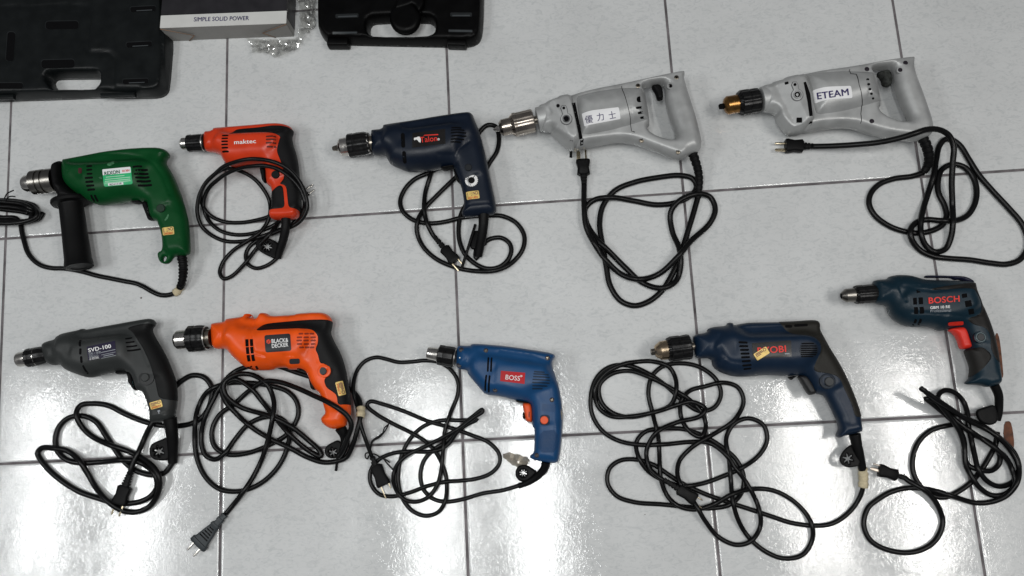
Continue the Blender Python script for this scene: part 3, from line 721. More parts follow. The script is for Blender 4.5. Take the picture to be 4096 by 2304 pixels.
sf.text('number_print', '01301', A_(945,364), A_(1000,358), 9, M_REDP, lb, off=.0012)
for y, w in ((398, 150), (413, 205), (428, 205), (441, 208)): sf.patch('text_line', [rect(A_(912-(208-w)*.35, y), w*.5175*.96, 2.6, -5.5)], mat('label_pale', (.42,.66,.5), .5), lb, off=.0009, g=9)
sf.patch('serial_field', [rect(A_(896,457), 118*.5175, 18*.5175, -5)], M_LAB, lb, off=.0009, g=9)
sf.text('serial_print', 'RD11119', A_(848,468), A_(938,458), 7, mat('ink_black', (.03,.03,.04), .5), lb, off=.0013)
sf.sticker(A_(1301,820), 46, 31, -7, t, num='2485607')
sf.disc('lock_button', A_(1245,645), 32*.5175, .0035, mat('green_black', (.012,.03,.018), .5), t)
M_SCUFF = mat('scuffed_green', (.05,.16,.075), .6, var=.3, vscale=300)
for q in (A_([(828,310),(838,295),(860,290),(862,280),(888,278),(885,298),(862,312),(845,318)]), A_([(1270,735),(1285,715),(1300,688),(1306,700),(1296,725),(1278,742)]), A_([(765,405),(780,398),(790,415),(772,418)])): sf.patch('scuff', [q], M_SCUFF, t, off=.0003)
Solid(A_([(1098,598),(1150,590),(1168,640),(1172,700),(1215,738),(1165,740),(1148,735),(1135,700),(1115,650)]), Z, [(A_(1120,620), A_(1160,720), .009, .005)]).build('trigger', M_RUB2, t)
Solid(A_([(1018,592),(1097,585),(1095,600),(1060,610),(1025,606)]), Z, [(A_(1040,600), A_(1080,598), .012, .004)]).build('direction_switch', M_RUB2, t)
sT = Surf(Solid(A_([(1098,598),(1150,590),(1168,640),(1172,700),(1215,738),(1165,740),(1148,735),(1135,700),(1115,650)]), Z, [(A_(1120,620), A_(1160,720), .009, .005)]))
sT.patch('trigger_arrows', [A_([(1146,634),(1153,656),(1140,656)]), A_([(1141,664),(1154,664),(1148,684)])], M_WHITE, t, off=.0006, g=9)
Solid(A_([(412,350),(425,315),(460,292),(503,283),(512,440),(545,490),(600,530),(652,572),(655,592),(460,592),(463,560),(452,540),(430,500),(413,420)]), Z,
      [(A_(460,330), A_(460,480), .0275, .024), (A_(500,540), A_(600,575), .019, .012)]).build('handle_clamp', M_RUB2, t)
ax = Axis(A_(183,456), A_(430,424), Z)
k = .5175
chuck(ax, t, [(70*k,84*k),(76*k,92*k),(125*k,92*k),(126*k,84*k),(143*k,84*k),(144*k,93*k),(168*k,92*k),(169*k,83*k),(186*k,83*k),(187*k,91*k),(245*k,90*k)], [(0,46*k),(2*k,52*k),(22*k,63*k),(86*k,64*k)], ms=mat('sleeve_steel', (.20,.19,.175), .3, 1), mn=M_STEEL, flutes=0, tip=[(-1,20*k),(2*k,24*k),(8*k,30*k)], mt=M_DARK)
# side handle lies along the floor side of the clamp
ax = Axis(A_(543,572), A_(612,1098), Z, .034)
h = ax.lathe('side_handle', [(0,110*k),(8*k,134*k),(22*k,136*k),(38*k,128*k),(46*k,88*k),(60*k,84*k),(250*k,87*k),(470*k,93*k),(500*k,98*k),(525*k,101*k),(532*k,96*k),(533*k,60*k),(528*k,56*k)], M_RUB2, t, n=40)
cp = [(1402,1000),(1415,1080),(1415,1150),(1405,1220),(1388,1262)]
relief(A_(cp), [38*k,36*k,34*k,31*k,28*k], [.030,.028,.022,.016,.010], t, pitch=.0062, depth=.14)
cp = A_([(1395,1250),(1368,1288),(1310,1312),(1240,1314),(1180,1290),(1110,1250),(1050,1225),(960,1207),(850,1185),(750,1165),(650,1137),(560,1118),(480,1108),(400,1106),(320,1086),(260,1045),(215,985),(190,910),(170,830),(158,765),(120,720),(20,715),(-90,700)])
co, P_, r_ = cord(cp, 18*k, t)
tape_on(P_, A_(1375,1285), .010, .0066, t)
coil = []
rs = random.Random(5)
# bundled remainder: flat loops piled on each other, tied with a wire
for j in range(8):
    for q in np.linspace(0, 2*math.pi, 14, endpoint=False):
        rx, ry = 300+rs.uniform(-26, 20)-j*7, 104+rs.uniform(-12, 8)-j*7
        zz = .005+.0075*(j % 3)+.002*math.sin(q)
        coil.append((*A_(30+rx*math.cos(q)-(j % 3)*16, 684+ry*math.sin(q)*(.9)+rx*.03*math.cos(q)+(j-3.5)*5), zz))
S_ = cr(np.array(coil), 8); x, y = at(S_[:, 0], S_[:, 1], S_[:, 2]); tube('cord_bundle', np.column_stack([x, y, S_[:, 2]]), .0040, M_RUB, t)
tie = thing('twist_tie', 'thin dark twist tie poking up from the bundled cord at the left edge', 'twist tie', (*at(*A_(60,540)), 0))
for nm, pp in (('wire', [(30,575,.03),(55,530,.03),(80,516,.028),(105,505,.03)]), ('wire', [(40,590,.028),(68,556,.03),(90,551,.026),(117,554,.027)])):
    p = np.array([(*A_(a, b), z) for a, b, z in pp]); q = cr(p, 3); x, y = at(q[:, 0], q[:, 1], q[:, 2]); tube(nm, np.column_stack([x, y, q[:, 2]]), .0012, M_RUB, tie, n=6)
G_ = 'corded electric drills laid out on the tiled floor'

# ================================================================== DRILL: orange-red compact with looped cord on top
M_ORED = mat('orange_red_shell', (.60,.042,.010), .34, bump=.08, var=.04)
B_ = Frame(700, 450, .4831); k = .4831
t = thing('power_drill', 'small orange-red drill with its cord looped in rings over the black rubber handle', 'power drill', (*at(*B_(650,300)), 0), G_)
Z = .031
S = Solid(B_([(247,165),(320,158),(322,142),(345,134),(420,128),(540,118),(700,105),(800,96),(860,95),(920,105),(960,122),(976,145),(975,170),(962,200),(975,270),(1000,340),(1018,430),(1025,520),(1035,600),(1042,700),(1040,795),(1024,815),(1024,850),(1000,874),(960,880),(870,887),(800,882),(787,855),(790,825),(812,803),(808,740),(805,650),(795,615),(768,600),(758,560),(755,480),(735,440),(700,432),(560,445),(480,448),(430,430),(405,400),(385,355),(325,328),(262,322),(250,300),(243,250)]),
    Z, [(B_(260,240), B_(310,240), .020, .018), (B_(420,290), B_(850,270), .0295, .024), (B_(500,135), B_(900,120), .014, .009), (B_(900,250), B_(900,520), .019, .017), (B_(920,560), B_(930,780), .0155, .014), (B_(800,845), B_(1000,845), .017, .007)],
    carve=[(B_([(325,140),(330,330)]), .001, .0008), (B_([(480,205),(700,190),(880,200),(850,330)]), .0013, .0008)])
S.build('body', M_ORED, t); sf = Surf(S)
M_GRIP = mat('grip_rubber', (.0050,.0050,.0055), .55, bump=.35, bscale=1200, spec=.2)
S.shell('rubber_grip', B_([(465,198),(500,152),(530,140),(700,126),(800,110),(890,110),(950,125),(1005,140),(990,210),(1000,290),(1050,420),(1070,600),(1080,700),(1080,800),(1020,800),(945,795),(935,700),(925,610),(870,595),(885,580),(910,545),(905,460),(875,390),(852,330),(868,260),(888,197),(700,182),(480,200)]), M_GRIP, t)
S.shell('palm_inlay', B_([(790,655),(815,645),(870,605),(900,620),(908,700),(915,795),(845,803),(770,810)]), M_GRIP, t)
sf.slots('front_vents', SL(B_, [(416,191,54,13,-2),(412,214,54,13,-2),(411,239,56,14,-2),(411,265,56,14,-2),(413,292,56,15,-2),(418,324,56,17,-3)]), M_DARK, t)
sf.slots('rear_vents', SL(B_, [(795,200,86,14,2),(795,225,86,15,3),(795,253,88,15,3),(800,285,84,15,3)]), mat('vent_red', (.10,.012,.006), .6), t)
sf.text('brand_lettering', 'maktec', B_(490,262), B_(671,252), 17, M_WHITE, t, bold=.02)
sf.disc('lock_button', B_(834,515), 33*k, .003, M_GRIP, t)
Solid(B_([(703,440),(740,432),(755,460),(762,585),(738,585),(722,560),(716,520),(706,480)]), Z, [(B_(720,460), B_(745,560), .008, .004)]).build('trigger', M_RUB2, t)
ax = Axis(B_(50,260), B_(250,248), Z)
chuck(ax, t, [(58*k,66*k),(62*k,70*k),(86*k,71*k),(88*k,68*k),(150*k,71*k),(190*k,70*k),(203*k,62*k)], [(0,34*k),(3*k,40*k),(14*k,49*k),(60*k,50*k)], tip=[(-1,14*k),(4*k,20*k)], mt=M_DARK, ring=[(186*k,71.5*k),(195*k,71.5*k)])
relief(B_([(920,860),(915,960),(895,1060),(865,1150),(850,1205)]), [40*k,37*k,35*k,32*k,28*k], [.031,.028,.020,.012,.008], t, ribs=False)
keyholder(B_([(720,1045),(780,1040),(850,1075),(880,1110),(890,1160),(870,1205),(830,1215),(760,1185),(700,1150),(665,1100),(680,1060)]), t, .0085, B_(765,1110), 42*k, arms=8)
zt = .0665; zg = .054
cp = B_([(848,1200),(815,1232),(750,1272),(670,1290),(610,1260),(585,1190),(610,1120),(690,1055),(790,1010),(890,970),(980,940),(1055,880),(1095,790),(1080,680,.03),(1030,570,.047),(940,470,.054),(860,425,.062),(760,395,.0665),(620,385,.0665),(490,412,.058),(400,450,.040),(330,510,.022),(250,590),(198,700),(185,830),(220,940),(310,1020),(420,1065),(560,1066),(690,1035),(850,975,'u'),(960,930,'u'),(1040,850,'u'),
     (1075,760,.026),(1045,650,.042),(960,545,.0535),(860,472,.056),(740,440,.058),(620,446,.052),(540,462,.036),(440,500,.020),(350,560),(272,640),(235,760),(270,880),(360,970),(470,1008),(590,1010),(720,978),(850,910,'u'),(940,780,'u'),(900,650,'u'),(850,800,'u'),(780,858),(680,890),(540,912),(400,902),(290,850),(230,770),(212,680),(250,590),(330,510),(430,463),(540,485),(650,545),(735,640),(783,740),(780,870),(710,985),(600,1065),(480,1145),(395,1245),(372,1330),(402,1376),(470,1355),(570,1260),(680,1120),(790,1000),(860,905,'u'),(930,800,'u'),(1000,720,'u')])
co, P_, r_ = cord(cp, 16.5*k, t)
plug(B_(985,735), B_(1095,655), 17, 10, t, [(-11, 28, 5, 3), (11, 36, 5, 3)], z0=.0075, ribs=2, col=M_NICK)

# ================================================================== DRILL: dark navy with eagle plate
M_NAVY = mat('dark_navy_shell', (.0024,.0068,.0170), .42, bump=.12, var=.05)
C_ = Frame(1300, 400, .4968); k = .4968
t = thing('power_drill', 'very dark navy drill with a round white dial on its handle', 'power drill', (*at(*C_(850,400)), 0), G_)
Z = .036
S = Solid(C_([(372,262),(385,250),(465,243),(470,218),(490,208),(700,180),(900,145),(1100,115),(1165,110),(1192,125),(1205,160),(1240,245),(1272,360),(1305,500),(1330,620),(1355,740),(1375,840),(1380,890),(1360,920),(1310,927),(1240,934),(1130,947),(1108,935),(1100,905),(1115,880),(1120,830),(1112,770),(1098,700),(1082,665),(1055,600),(1042,560),(1032,533),(930,548),(850,563),(760,570),(680,573),(650,568),(530,520),(505,480),(485,437),(412,443),(385,435),(375,400)]),
    Z, [(C_(390,340), C_(440,340), .0245, .022), (C_(540,360), C_(620,370), .032, .026), (C_(680,380), C_(1020,330), .035, .028), (C_(1180,400), C_(1220,600), .022, .019), (C_(1230,650), C_(1250,900), .018, .015), (C_(700,195), C_(1130,130), .022, .012)],
    carve=[(C_([(690,570),(655,480),(640,380),(640,240)]), .0015, .0010), (C_([(930,487),(1065,482),(1090,430),(1170,370)]), .0015, .0016), (C_([(1130,880),(1200,860),(1370,850)]), .0015, .0010)])
S.build('body', M_NAVY, t); sf = Surf(S)
sf.slots('rear_vents', SL(C_, [(1058,224,84,12,2),(1068,243,112,12,1),(1075,265,126,12,1),(1078,291,124,12,1),(1067,318,112,12,2),(1052,340,86,12,2)]), M_DARK, t)
sf.slots('front_vents', SL(C_, [(628,325,120,32,87),(640,462,102,30,84)]), M_DARK, t)
pl = sf.patch('name_plate', [C_([(705,267),(968,233),(970,352),(702,386)])], mat('plate_black', (.010,.009,.009), .3), t, off=.0004)
sf.text('brand_lettering', 'Talon', C_(768,343), C_(905,328), 23, M_REDP, pl, bold=.012, off=.0008)
sf.patch('red_bar', [C_([(792,289),(803,282),(912,275),(912,284)])], M_REDP, pl, off=.0008, g=9)
sf.patch('eagle_mark', [C_([(716,318),(718,306),(735,303),(752,296),(768,299),(772,320),(770,345),(755,338),(748,327),(735,318),(722,326)])], M_WHITE, pl, off=.0009, g=9)
sf.text('registered_mark', '®', C_(906,326), C_(925,324), 9, M_WHITE, pl, off=.0008)
dial = sf.disc('speed_dial', C_(1180,648), 52*k, .0012, M_WHITE, t)
d2 = sf.disc('dial_knob', C_(1180,648), 27*k, .0022, M_RUB2, t, off=0)
cx, cy = C_(1180,648)
sf.patch('dial_marks', [rect((cx+math.cos(a)*40*k, cy+math.sin(a)*40*k), 24*k, 2.0, math.degrees(a)) for a in np.linspace(-.25, 3.9, 15)]+[rect((cx+math.cos(-.95)*39*k, cy+math.sin(-.95)*39*k), 26*k, 3, math.degrees(-.95))], M_NAVY, dial, off=.0014, g=9)
sf.sticker(C_(1190,767), 104*k, 64*k, -8, t, num='4271422')
sf.disc('lock_button', C_(1155,545), 29*k, .0025, mat('navy_black', (.007,.009,.012), .5), t)
Solid(C_([(1032,560),(1052,560),(1075,610),(1100,665),(1096,678),(1070,664),(1046,625),(1040,590)]), Z, [(C_(1050,590), C_(1080,650), .009, .004)]).build('trigger', M_RUB2, t)
Solid(C_([(933,545),(1045,528),(1048,548),(1000,556),(965,568),(940,562)]), Z, [(C_(960,555), C_(1030,540), .012, .004)]).build('direction_switch', M_RUB2, t)
ax = Axis(C_(60,392), C_(380,344), Z)
chuck(ax, t, [(132*k,92*k),(136*k,98*k),(175*k,98*k),(178*k,95*k),(215*k,98*k),(270*k,96*k),(290*k,88*k),(308*k,82*k)], [(46*k,38*k),(60*k,62*k),(72*k,72*k),(134*k,76*k)], tip=[(0,13*k),(4*k,18*k),(46*k,27*k)], ring=[(285*k,86*k),(300*k,84*k)], neck=[(300*k,60*k),(330*k,60*k)])
rl = relief(C_([(1278,905),(1275,1000),(1262,1100),(1245,1190),(1233,1258)]), [44*k,40*k,38*k,36*k,33*k], [.036,.032,.024,.015,.009], t, ribs=False)
keyholder(C_([(1200,1055),(1250,1050),(1300,1110),(1310,1160),(1260,1195),(1200,1210),(1165,1190),(1170,1130),(1185,1090)]), t, .010)
cp = C_([(1235,1250),(1217,1277),(1212,1230),(1238,1170),(1300,1135),(1345,1114),(1420,1110),(1482,1150),(1500,1210),(1470,1290),(1400,1345),(1300,1357),(1200,1312),(1120,1230),(1080,1120),(1078,1000),(1095,920),(1130,850,'u'),(1200,760,'u'),(1280,600,'u'),(1320,515,'u'),(1385,410),(1400,300),(1375,215),(1310,202),(1255,245,'u'),(1210,320,'u'),(1100,440,'u'),(960,520,'u'),(850,580),(720,640),(642,720),(605,820),(630,900),(720,970),(850,993),(980,978),(1080,952,'u'),(1200,935,'u'),(1330,930,'u'),(1430,935),(1540,990),(1603,1090),(1592,1200),(1505,1310),(1385,1370),(1220,1378),(1060,1350),(900,1282),(790,1180),(740,1060),(750,960),(805,870),(900,770),(1000,672),(1060,615,'u'),(1150,520,'u'),(1100,440,'u'),(960,480,'u'),(870,560,'u'),(835,650),(805,760),(798,880),(818,980),(865,1080),(900,1125)])
co, P_, r_ = cord(cp, 19*k, t)
plug(C_(880,1100), C_(1050,1300), 24, 15, t, [(-14, 37, 6, 3), (14, 34, 6, 3)], z0=.008, ribs=3, col=M_BRASS)
kk = thing('chuck_key', 'thin black rod beside the plug of the dark navy drill, held in its cord clip', 'chuck key', (*at(*C_(1155,1180)), 0))
ax = Axis(C_(1212,1000), C_(1100,1357), .022, .014); ax.lathe('rod', [(0,10*k),(2,12*k),(ax.px-2,12*k),(ax.px,10*k)], M_RUB2, kk, n=12)

# ================================================================== DRILLS: two silver D-handle machines
M_SILV = mat('silver_paint', (.40,.406,.404), .45, .38, bump=.16, bscale=1300, var=.06)
def lug(sf, c, r, rs, c2, fr, t):
    o = sf.patch('auxiliary_handle_boss', [[(fr(*c)[0]+math.cos(a)*r*fr.k, fr(*c)[1]+math.sin(a)*r*fr.k) for a in np.linspace(-1.35, 4.1, 20)]+[fr(c2[0]-r*.52, c2[1]), fr(c2[0]-r*.3, c2[1]-r*.45), fr(c2[0]+r*.3, c2[1]-r*.45), fr(c2[0]+r*.52, c2[1])]], M_SILV, t, off=.0022, dep=.002)
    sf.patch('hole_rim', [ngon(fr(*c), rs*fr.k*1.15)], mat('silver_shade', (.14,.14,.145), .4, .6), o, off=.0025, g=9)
    for cc, q in ((c, .8), (c2, .42)): sf.patch('threaded_hole', [ngon(fr(*cc), rs*fr.k*q)], M_DARK, o, off=.0029, g=9)
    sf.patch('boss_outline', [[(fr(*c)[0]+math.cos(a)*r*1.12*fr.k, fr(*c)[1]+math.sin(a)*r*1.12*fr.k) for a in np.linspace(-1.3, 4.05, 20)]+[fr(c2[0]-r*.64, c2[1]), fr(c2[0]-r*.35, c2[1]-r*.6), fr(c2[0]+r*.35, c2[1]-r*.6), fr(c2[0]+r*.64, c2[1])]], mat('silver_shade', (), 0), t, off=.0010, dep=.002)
S_ = Frame(1900, 250, .36879); k = .36879
t = thing('power_drill', 'silver D-handle drill with a steel chuck and three Chinese characters on its label', 'power drill', (*at(*S_(1300,620)), 0), G_)
Z = .040
def silver(fr, outline, hole, motor, gear, railA, beamA, gripA, cut):
    s0 = Solid(fr(outline), Z, [(fr(*railA[0]), fr(*railA[1]), .0185, .006), (fr(*beamA[0]), fr(*beamA[1]), .0195, .009), (fr(*gripA[0]), fr(*gripA[1]), .0200, .017), (fr(*gear[1][0]), fr(*gear[1][1]), .022, .012)], holes=[fr(hole)], grid=.0028)
    s0.build('handle_casting', M_SILV, t)
    s1 = Solid(fr(motor[0]), Z, [(fr(*motor[1][0]), fr(*motor[1][1]), .0385, .034)], carve=[(fr(c), .0008, .0012) for c in motor[2]], grid=.0026)
    s1.build('motor_housing', M_SILV, t)
    s2 = Solid(fr(gear[0]), Z, [(fr(*gear[1][0]), fr(*gear[1][1]), .0350, .010), (fr(*gear[2][0]), fr(*gear[2][1]), .024, .022)], grid=.0022, sm=1, cuts=[(fr(cut), .0335, .62)])
    s2.build('gear_case', M_SILV, t)
    return s0, s1, s2
s0, s1, s2 = silver(S_, [(1000,400),(1055,372),(1300,310),(1590,255),(2000,165),(2258,113),(2272,135),(2262,180),(2275,230),(2330,400),(2400,620),(2455,850),(2450,920),(2420,970),(2320,1000),(2230,1055),(2180,1045),(1950,960),(1760,885),(1640,862),(1520,860),(1440,875),(1250,910),(1080,945),(1020,880),(1000,640)],
    [(1812,302),(1822,278),(1850,265),(1920,247),(2030,238),(2060,265),(2065,400),(2080,480),(2120,620),(2172,770),(2167,848),(2100,852),(2000,828),(1910,785),(1872,742),(1870,705),(1893,680),(1880,560),(1860,440),(1838,330)],
    ([(1055,405),(1250,350),(1450,318),(1600,300),(1815,303),(1840,360),(1862,460),(1880,560),(1892,686),(1700,748),(1500,805),(1150,888),(1105,800),(1075,600)], ((1080,640),(1860,490)), [[(1592,250),(1602,305),(1650,450),(1685,620),(1697,745)]]),
    ([(683,490),(700,478),(770,462),(775,450),(885,425),(900,405),(1015,382),(1025,400),(1060,396),(1085,500),(1125,700),(1165,880),(1080,950),(1020,935),(960,890),(900,840),(830,785),(820,742),(735,748),(715,700),(697,600)], ((880,560),(1090,640)), ((700,610),(790,600))),
    ((1300,330),(2200,150)), ((1700,830),(2200,1000)), ((2130,300),(2330,900)), [(856,500),(1012,835),(850,760)])
sf = Surf(s1, s2, s0)
sf.patch('cooling_slot', [S_([(1050,440),(1086,430),(1122,600),(1168,825),(1130,832),(1096,640)])], M_DARK, t, off=.0008)
sf.patch('lower_slot', [S_([(1140,905),(1172,893),(1170,935),(1150,955),(1135,950)])], M_DARK, t, off=.0009)
sf.patch('casing_seam', [S_([(1588,256),(1593,256),(1604,305),(1654,450),(1689,620),(1700,745),(1709,860),(1705,872),(1702,868),(1695,745),(1684,620),(1649,450),(1598,305)])], M_DARK, t, off=.0005, g=.002)
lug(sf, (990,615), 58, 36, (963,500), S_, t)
sf.slots('rear_vents', SL(S_, [(1782,400,58,66,0),(1787,490,84,26,-6),(1803,545,76,26,-6),(1822,598,62,26,-6)]), M_DARK, t)
sf.patch('vent_louvres', [rrect(S_(1806,392), 9, 22, -4), rrect(S_(1818,488), 9, 9, -4), rrect(S_(1830,543), 9, 9, -4), rrect(S_(1840,597), 8, 9, -4)], M_SILV, t, off=.0009)
for q in (ngon(S_(900,470), 7, 12), rrect(S_(1045,875), 12, 20, 0, .1)): sf.patch('bolt_hole', [q], M_DARK, t, off=.0010, g=9)
for c in ((1768,252),(2185,162),(1808,840),(2205,965)): sf.screw(S_(*c), 25*k, t)
hb = sf.disc('switch_lock', S_(2118,256), 39*k, .002, M_SILV, t, hole=.62); sf.patch('lock_recess', [ngon(S_(2118,256), 23*k, 6)], M_DARK, hb, off=.0008, g=9)
lb = sf.patch('label', [S_([(1158,560),(1168,553),(1548,486),(1560,492),(1578,605),(1570,615),(1195,694),(1185,688)])], M_LAB, t, off=.0004)
for ch, a, b in (('優',(1200,657),(1283,642)),('力',(1328,630),(1402,616)),('士',(1458,612),(1532,598))): sf.text('lettering', ch, S_(*a), S_(*b), 78*k*.87, M_NAVYP, lb, off=.0008, bold=0)
Solid(S_([(1912,262),(1935,250),(1985,243),(2020,262),(2035,300),(2042,400),(2010,414),(1975,412),(1955,340),(1925,295)]), Z, [(S_(1970,280), S_(2005,380), .009, .005)]).build('trigger', M_RUB2, t)
ax = Axis(S_(198,730), S_(720,610), Z)
chuck(ax, t, [(228*k,124*k),(232*k,131*k),(262*k,131*k),(262*k,124*k),(270*k,126*k),(440*k,128*k),(452*k,118*k)], [(70*k,62*k),(100*k,90*k),(225*k,93*k)], tip=[(0,6*k),(3*k,10*k),(80*k,44*k)], neck=[(445*k,46*k),(535*k,46*k)], ms=mat('brown_steel', (.36,.32,.28), .26, 1, var=.1), mn=MATS['brown_steel'], mt=M_STEEL, gear=[(196*k,100*k),(205*k,108*k),(232*k,130*k)], flutes=16, fd=.022)
ax.lathe('front_collar', [(488*k,118*k),(494*k,130*k),(500*k,133*k),(598*k,133*k),(602*k,128*k)], M_SILV, t, n=48)
D_ = Frame(1950, 250, .6899); k = .6899
relief(D_([(1186,520),(1205,570),(1222,630),(1228,700),(1220,785)]), [30*k,27*k,25*k,23*k,18*k], [.036,.030,.022,.014,.008], t, pitch=.0085, duty=.7, depth=.12)
cp = D_([(1220,780),(1192,880),(1155,1000),(1122,1110),(1080,1210),(1010,1325),(930,1388),(850,1410),(770,1380),(710,1290),(688,1180),(665,1050),(650,930),(670,830),(740,742),(850,695),(980,668),(1120,655),(1190,675),(1212,722),(1180,770),(1100,810),(980,825),(850,803),(720,783),(620,797),(566,850),(575,930),(630,1020),(700,1090),(800,1190),(900,1278),(1010,1308),(1090,1270),(1120,1180),(1112,1080),(1072,980),(1062,870),(1115,800),(1220,762),(1290,780),(1320,850),(1290,930),(1180,1035),(1100,1130),(990,1228),(880,1257),(780,1230),(690,1150),(620,1050),(572,950),(560,830),(560,705)])
cord(cp, 16.5*k, t)
plug(D_(560,705), D_(553,566), 27, 20, t, [(-12, 42, 7, 5), (16, 38, 15, 3)], z0=.0105, ribs=3, tail=.38)

E_ = Frame(2850, 200, .36879); k = .36879
t = thing('power_drill', 'silver D-handle drill with a gold and black chuck, at the upper right', 'power drill', (*at(*E_(1300,560)), 0), G_)
s0, s1, s2 = silver(E_, [(900,320),(940,290),(1200,245),(1500,205),(1900,130),(2160,98),(2172,115),(2163,190),(2200,300),(2280,500),(2380,800),(2378,900),(2340,940),(2210,985),(2100,975),(1900,950),(1700,900),(1550,845),(1400,832),(1200,855),(960,900),(900,820),(900,560)],
    [(1705,238),(1740,215),(1850,198),(1925,200),(1945,235),(1972,385),(2002,480),(2060,620),(2130,790),(2000,792),(1880,748),(1802,692),(1787,650),(1812,620),(1795,480),(1765,340),(1725,270)],
    ([(930,302),(1100,277),(1350,257),(1560,262),(1715,270),(1745,330),(1772,440),(1792,530),(1812,622),(1600,688),(1300,765),(1075,800),(1020,700),(985,500)], ((1000,560),(1770,450)), [[(1555,260),(1590,380),(1620,520),(1622,600),(1608,690)]]),
    ([(515,430),(530,402),(630,384),(640,367),(745,346),(760,328),(895,306),(905,318),(935,300),(990,330),(1040,520),(1085,780),(1060,840),(960,900),(850,912),(790,870),(705,765),(690,668),(565,668),(540,600),(520,500)], ((760,560),(1000,560)), ((545,535),(640,530))),
    ((1300,260),(2100,120)), ((1650,820),(2200,930)), ((2000,250),(2250,850)), [(770,400),(945,765),(780,720)])
sf = Surf(s1, s2, s0)
sf.patch('cooling_slot', [E_([(988,352),(1012,345),(1060,480),(1085,715),(1052,720),(1030,560)])], M_DARK, t, off=.0008)
sf.patch('lower_slot', [E_([(1076,793),(1060,830),(1000,895),(968,902),(1040,805)])], M_DARK, t, off=.0009)
sf.patch('casing_seam', [E_([(1486,210),(1491,210),(1497,255),(1560,262),(1592,380),(1624,520),(1626,600),(1612,690),(1618,770),(1606,800),(1603,796),(1612,768),(1606,690),(1620,600),(1618,520),(1588,382),(1554,266),(1493,258)])], M_DARK, t, off=.0005, g=.002)
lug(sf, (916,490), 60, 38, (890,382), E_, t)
sf.slots('rear_vents', SL(E_, [(1684,320,32,28,0),(1694,372,32,28,0),(1707,425,32,26,0),(1724,475,30,26,0),(1742,525,26,24,0)]), M_DARK, t)
for q in (rrect(E_(803,360), 15, 10, -15, .3), rrect(E_(940,762), 22, 20, 0, .1)): sf.patch('bolt_hole', [q], M_DARK, t, off=.0010, g=9)
M_SCRD = mat('dark_screw', (.018,.014,.020), .4)
for c in ((1675,208),(2093,140),(1728,772)): sf.disc('screw', E_(*c), 26*k, .0005, M_SCRD, t)
hb = sf.disc('switch_lock', E_(2030,222), 38*k, .002, M_SILV, t, hole=.62); sf.disc('lock_pin', E_(2034,220), 24*k, .0024, M_SCRD, hb)
lb = sf.patch('label', [E_([(1086,445),(1096,437),(1490,390),(1502,397),(1516,512),(1508,521),(1120,578),(1106,572)])], M_LAB, t, off=.0004)
sf.text('lettering', 'ETEAM', E_(1138,536), E_(1482,488), 76*k, M_NAVYP, lb, off=.0008, bold=.022)
Solid(E_([(1775,270),(1795,240),(1890,222),(1925,245),(1945,300),(1942,380),(1900,402),(1840,382),(1825,310)]), Z, [(E_(1840,270), E_(1890,370), .010, .006)]).build('trigger', mat('dusty_rubber', (.022,.024,.022), .8, bump=.6, bscale=500, var=.4, vscale=200), t)
ax = Axis(E_(70,616), E_(600,528), Z)
chuck(ax, t, [(240*k,132*k),(246*k,140*k),(330*k,140*k),(335*k,134*k),(400*k,137*k),(430*k,134*k),(440*k,124*k)], [(52*k,50*k),(66*k,78*k),(92*k,100*k),(240*k,100*k)], tip=[(0,22*k),(4*k,30*k),(55*k,32*k)], neck=[(435*k,50*k),(530*k,50*k)], mn=M_GOLD, mt=M_DARK, gear=[(205*k,104*k),(212*k,118*k),(242*k,138*k)], flutes=16)
ax.lathe('front_collar', [(462*k,118*k),(466*k,134*k),(472*k,138*k),(600*k,138*k),(606*k,132*k)], M_SILV, t, n=48)
F_ = Frame(3000, 450, .46245); k = .46245
relief(F_([(1490,215),(1530,300),(1548,390),(1535,460),(1498,522)]), [48*k,46*k,43*k,38*k,30*k], [.036,.030,.022,.014,.008], t, pitch=.009, duty=.75, depth=.12)
cp = F_([(1500,520),(1400,552),(1250,572),(1120,620),(1045,700),(1030,790),(1080,890),(1200,980),(1340,1030),(1460,1043),(1580,1020),(1670,965),(1700,890),(1680,800),(1632,700),(1625,600),(1655,500),(1740,450),(1850,472),(1930,560),(1960,680),(1940,800),(1880,890),(1790,932),(1650,935),(1530,927),(1440,950),(1390,1010),(1400,1100),(1470,1190),(1580,1243),(1720,1262),(1900,1275),(2080,1302),(2220,1312),(2330,1275),(2398,1180),(2400,1080),(2350,960),(2240,830),(2100,680),(1980,540),(1890,400),(1820,290),(1750,238),(1690,232),(1640,285),(1612,400),(1588,550),(1540,700),(1500,830),(1477,950),(1482,1060),(1522,1150),(1600,1205),(1690,1180),(1738,1080),(1755,950),(1750,780),(1745,600),(1755,420),(1762,300,.022),(1722,200,.040),(1640,150,.056),(1540,145,.063),(1420,182,.0635),(1290,222,.050),(1120,258,.022),(920,278,.008),(720,290),(545,294)])
cord(cp, 25*k, t)
plug(F_(545,292), F_(305,290), 29, 22, t, [(-11, 42, 8, 8), (17, 42, 13, 3)], z0=.0115, ribs=3, tail=.35, m=M_RUB2)

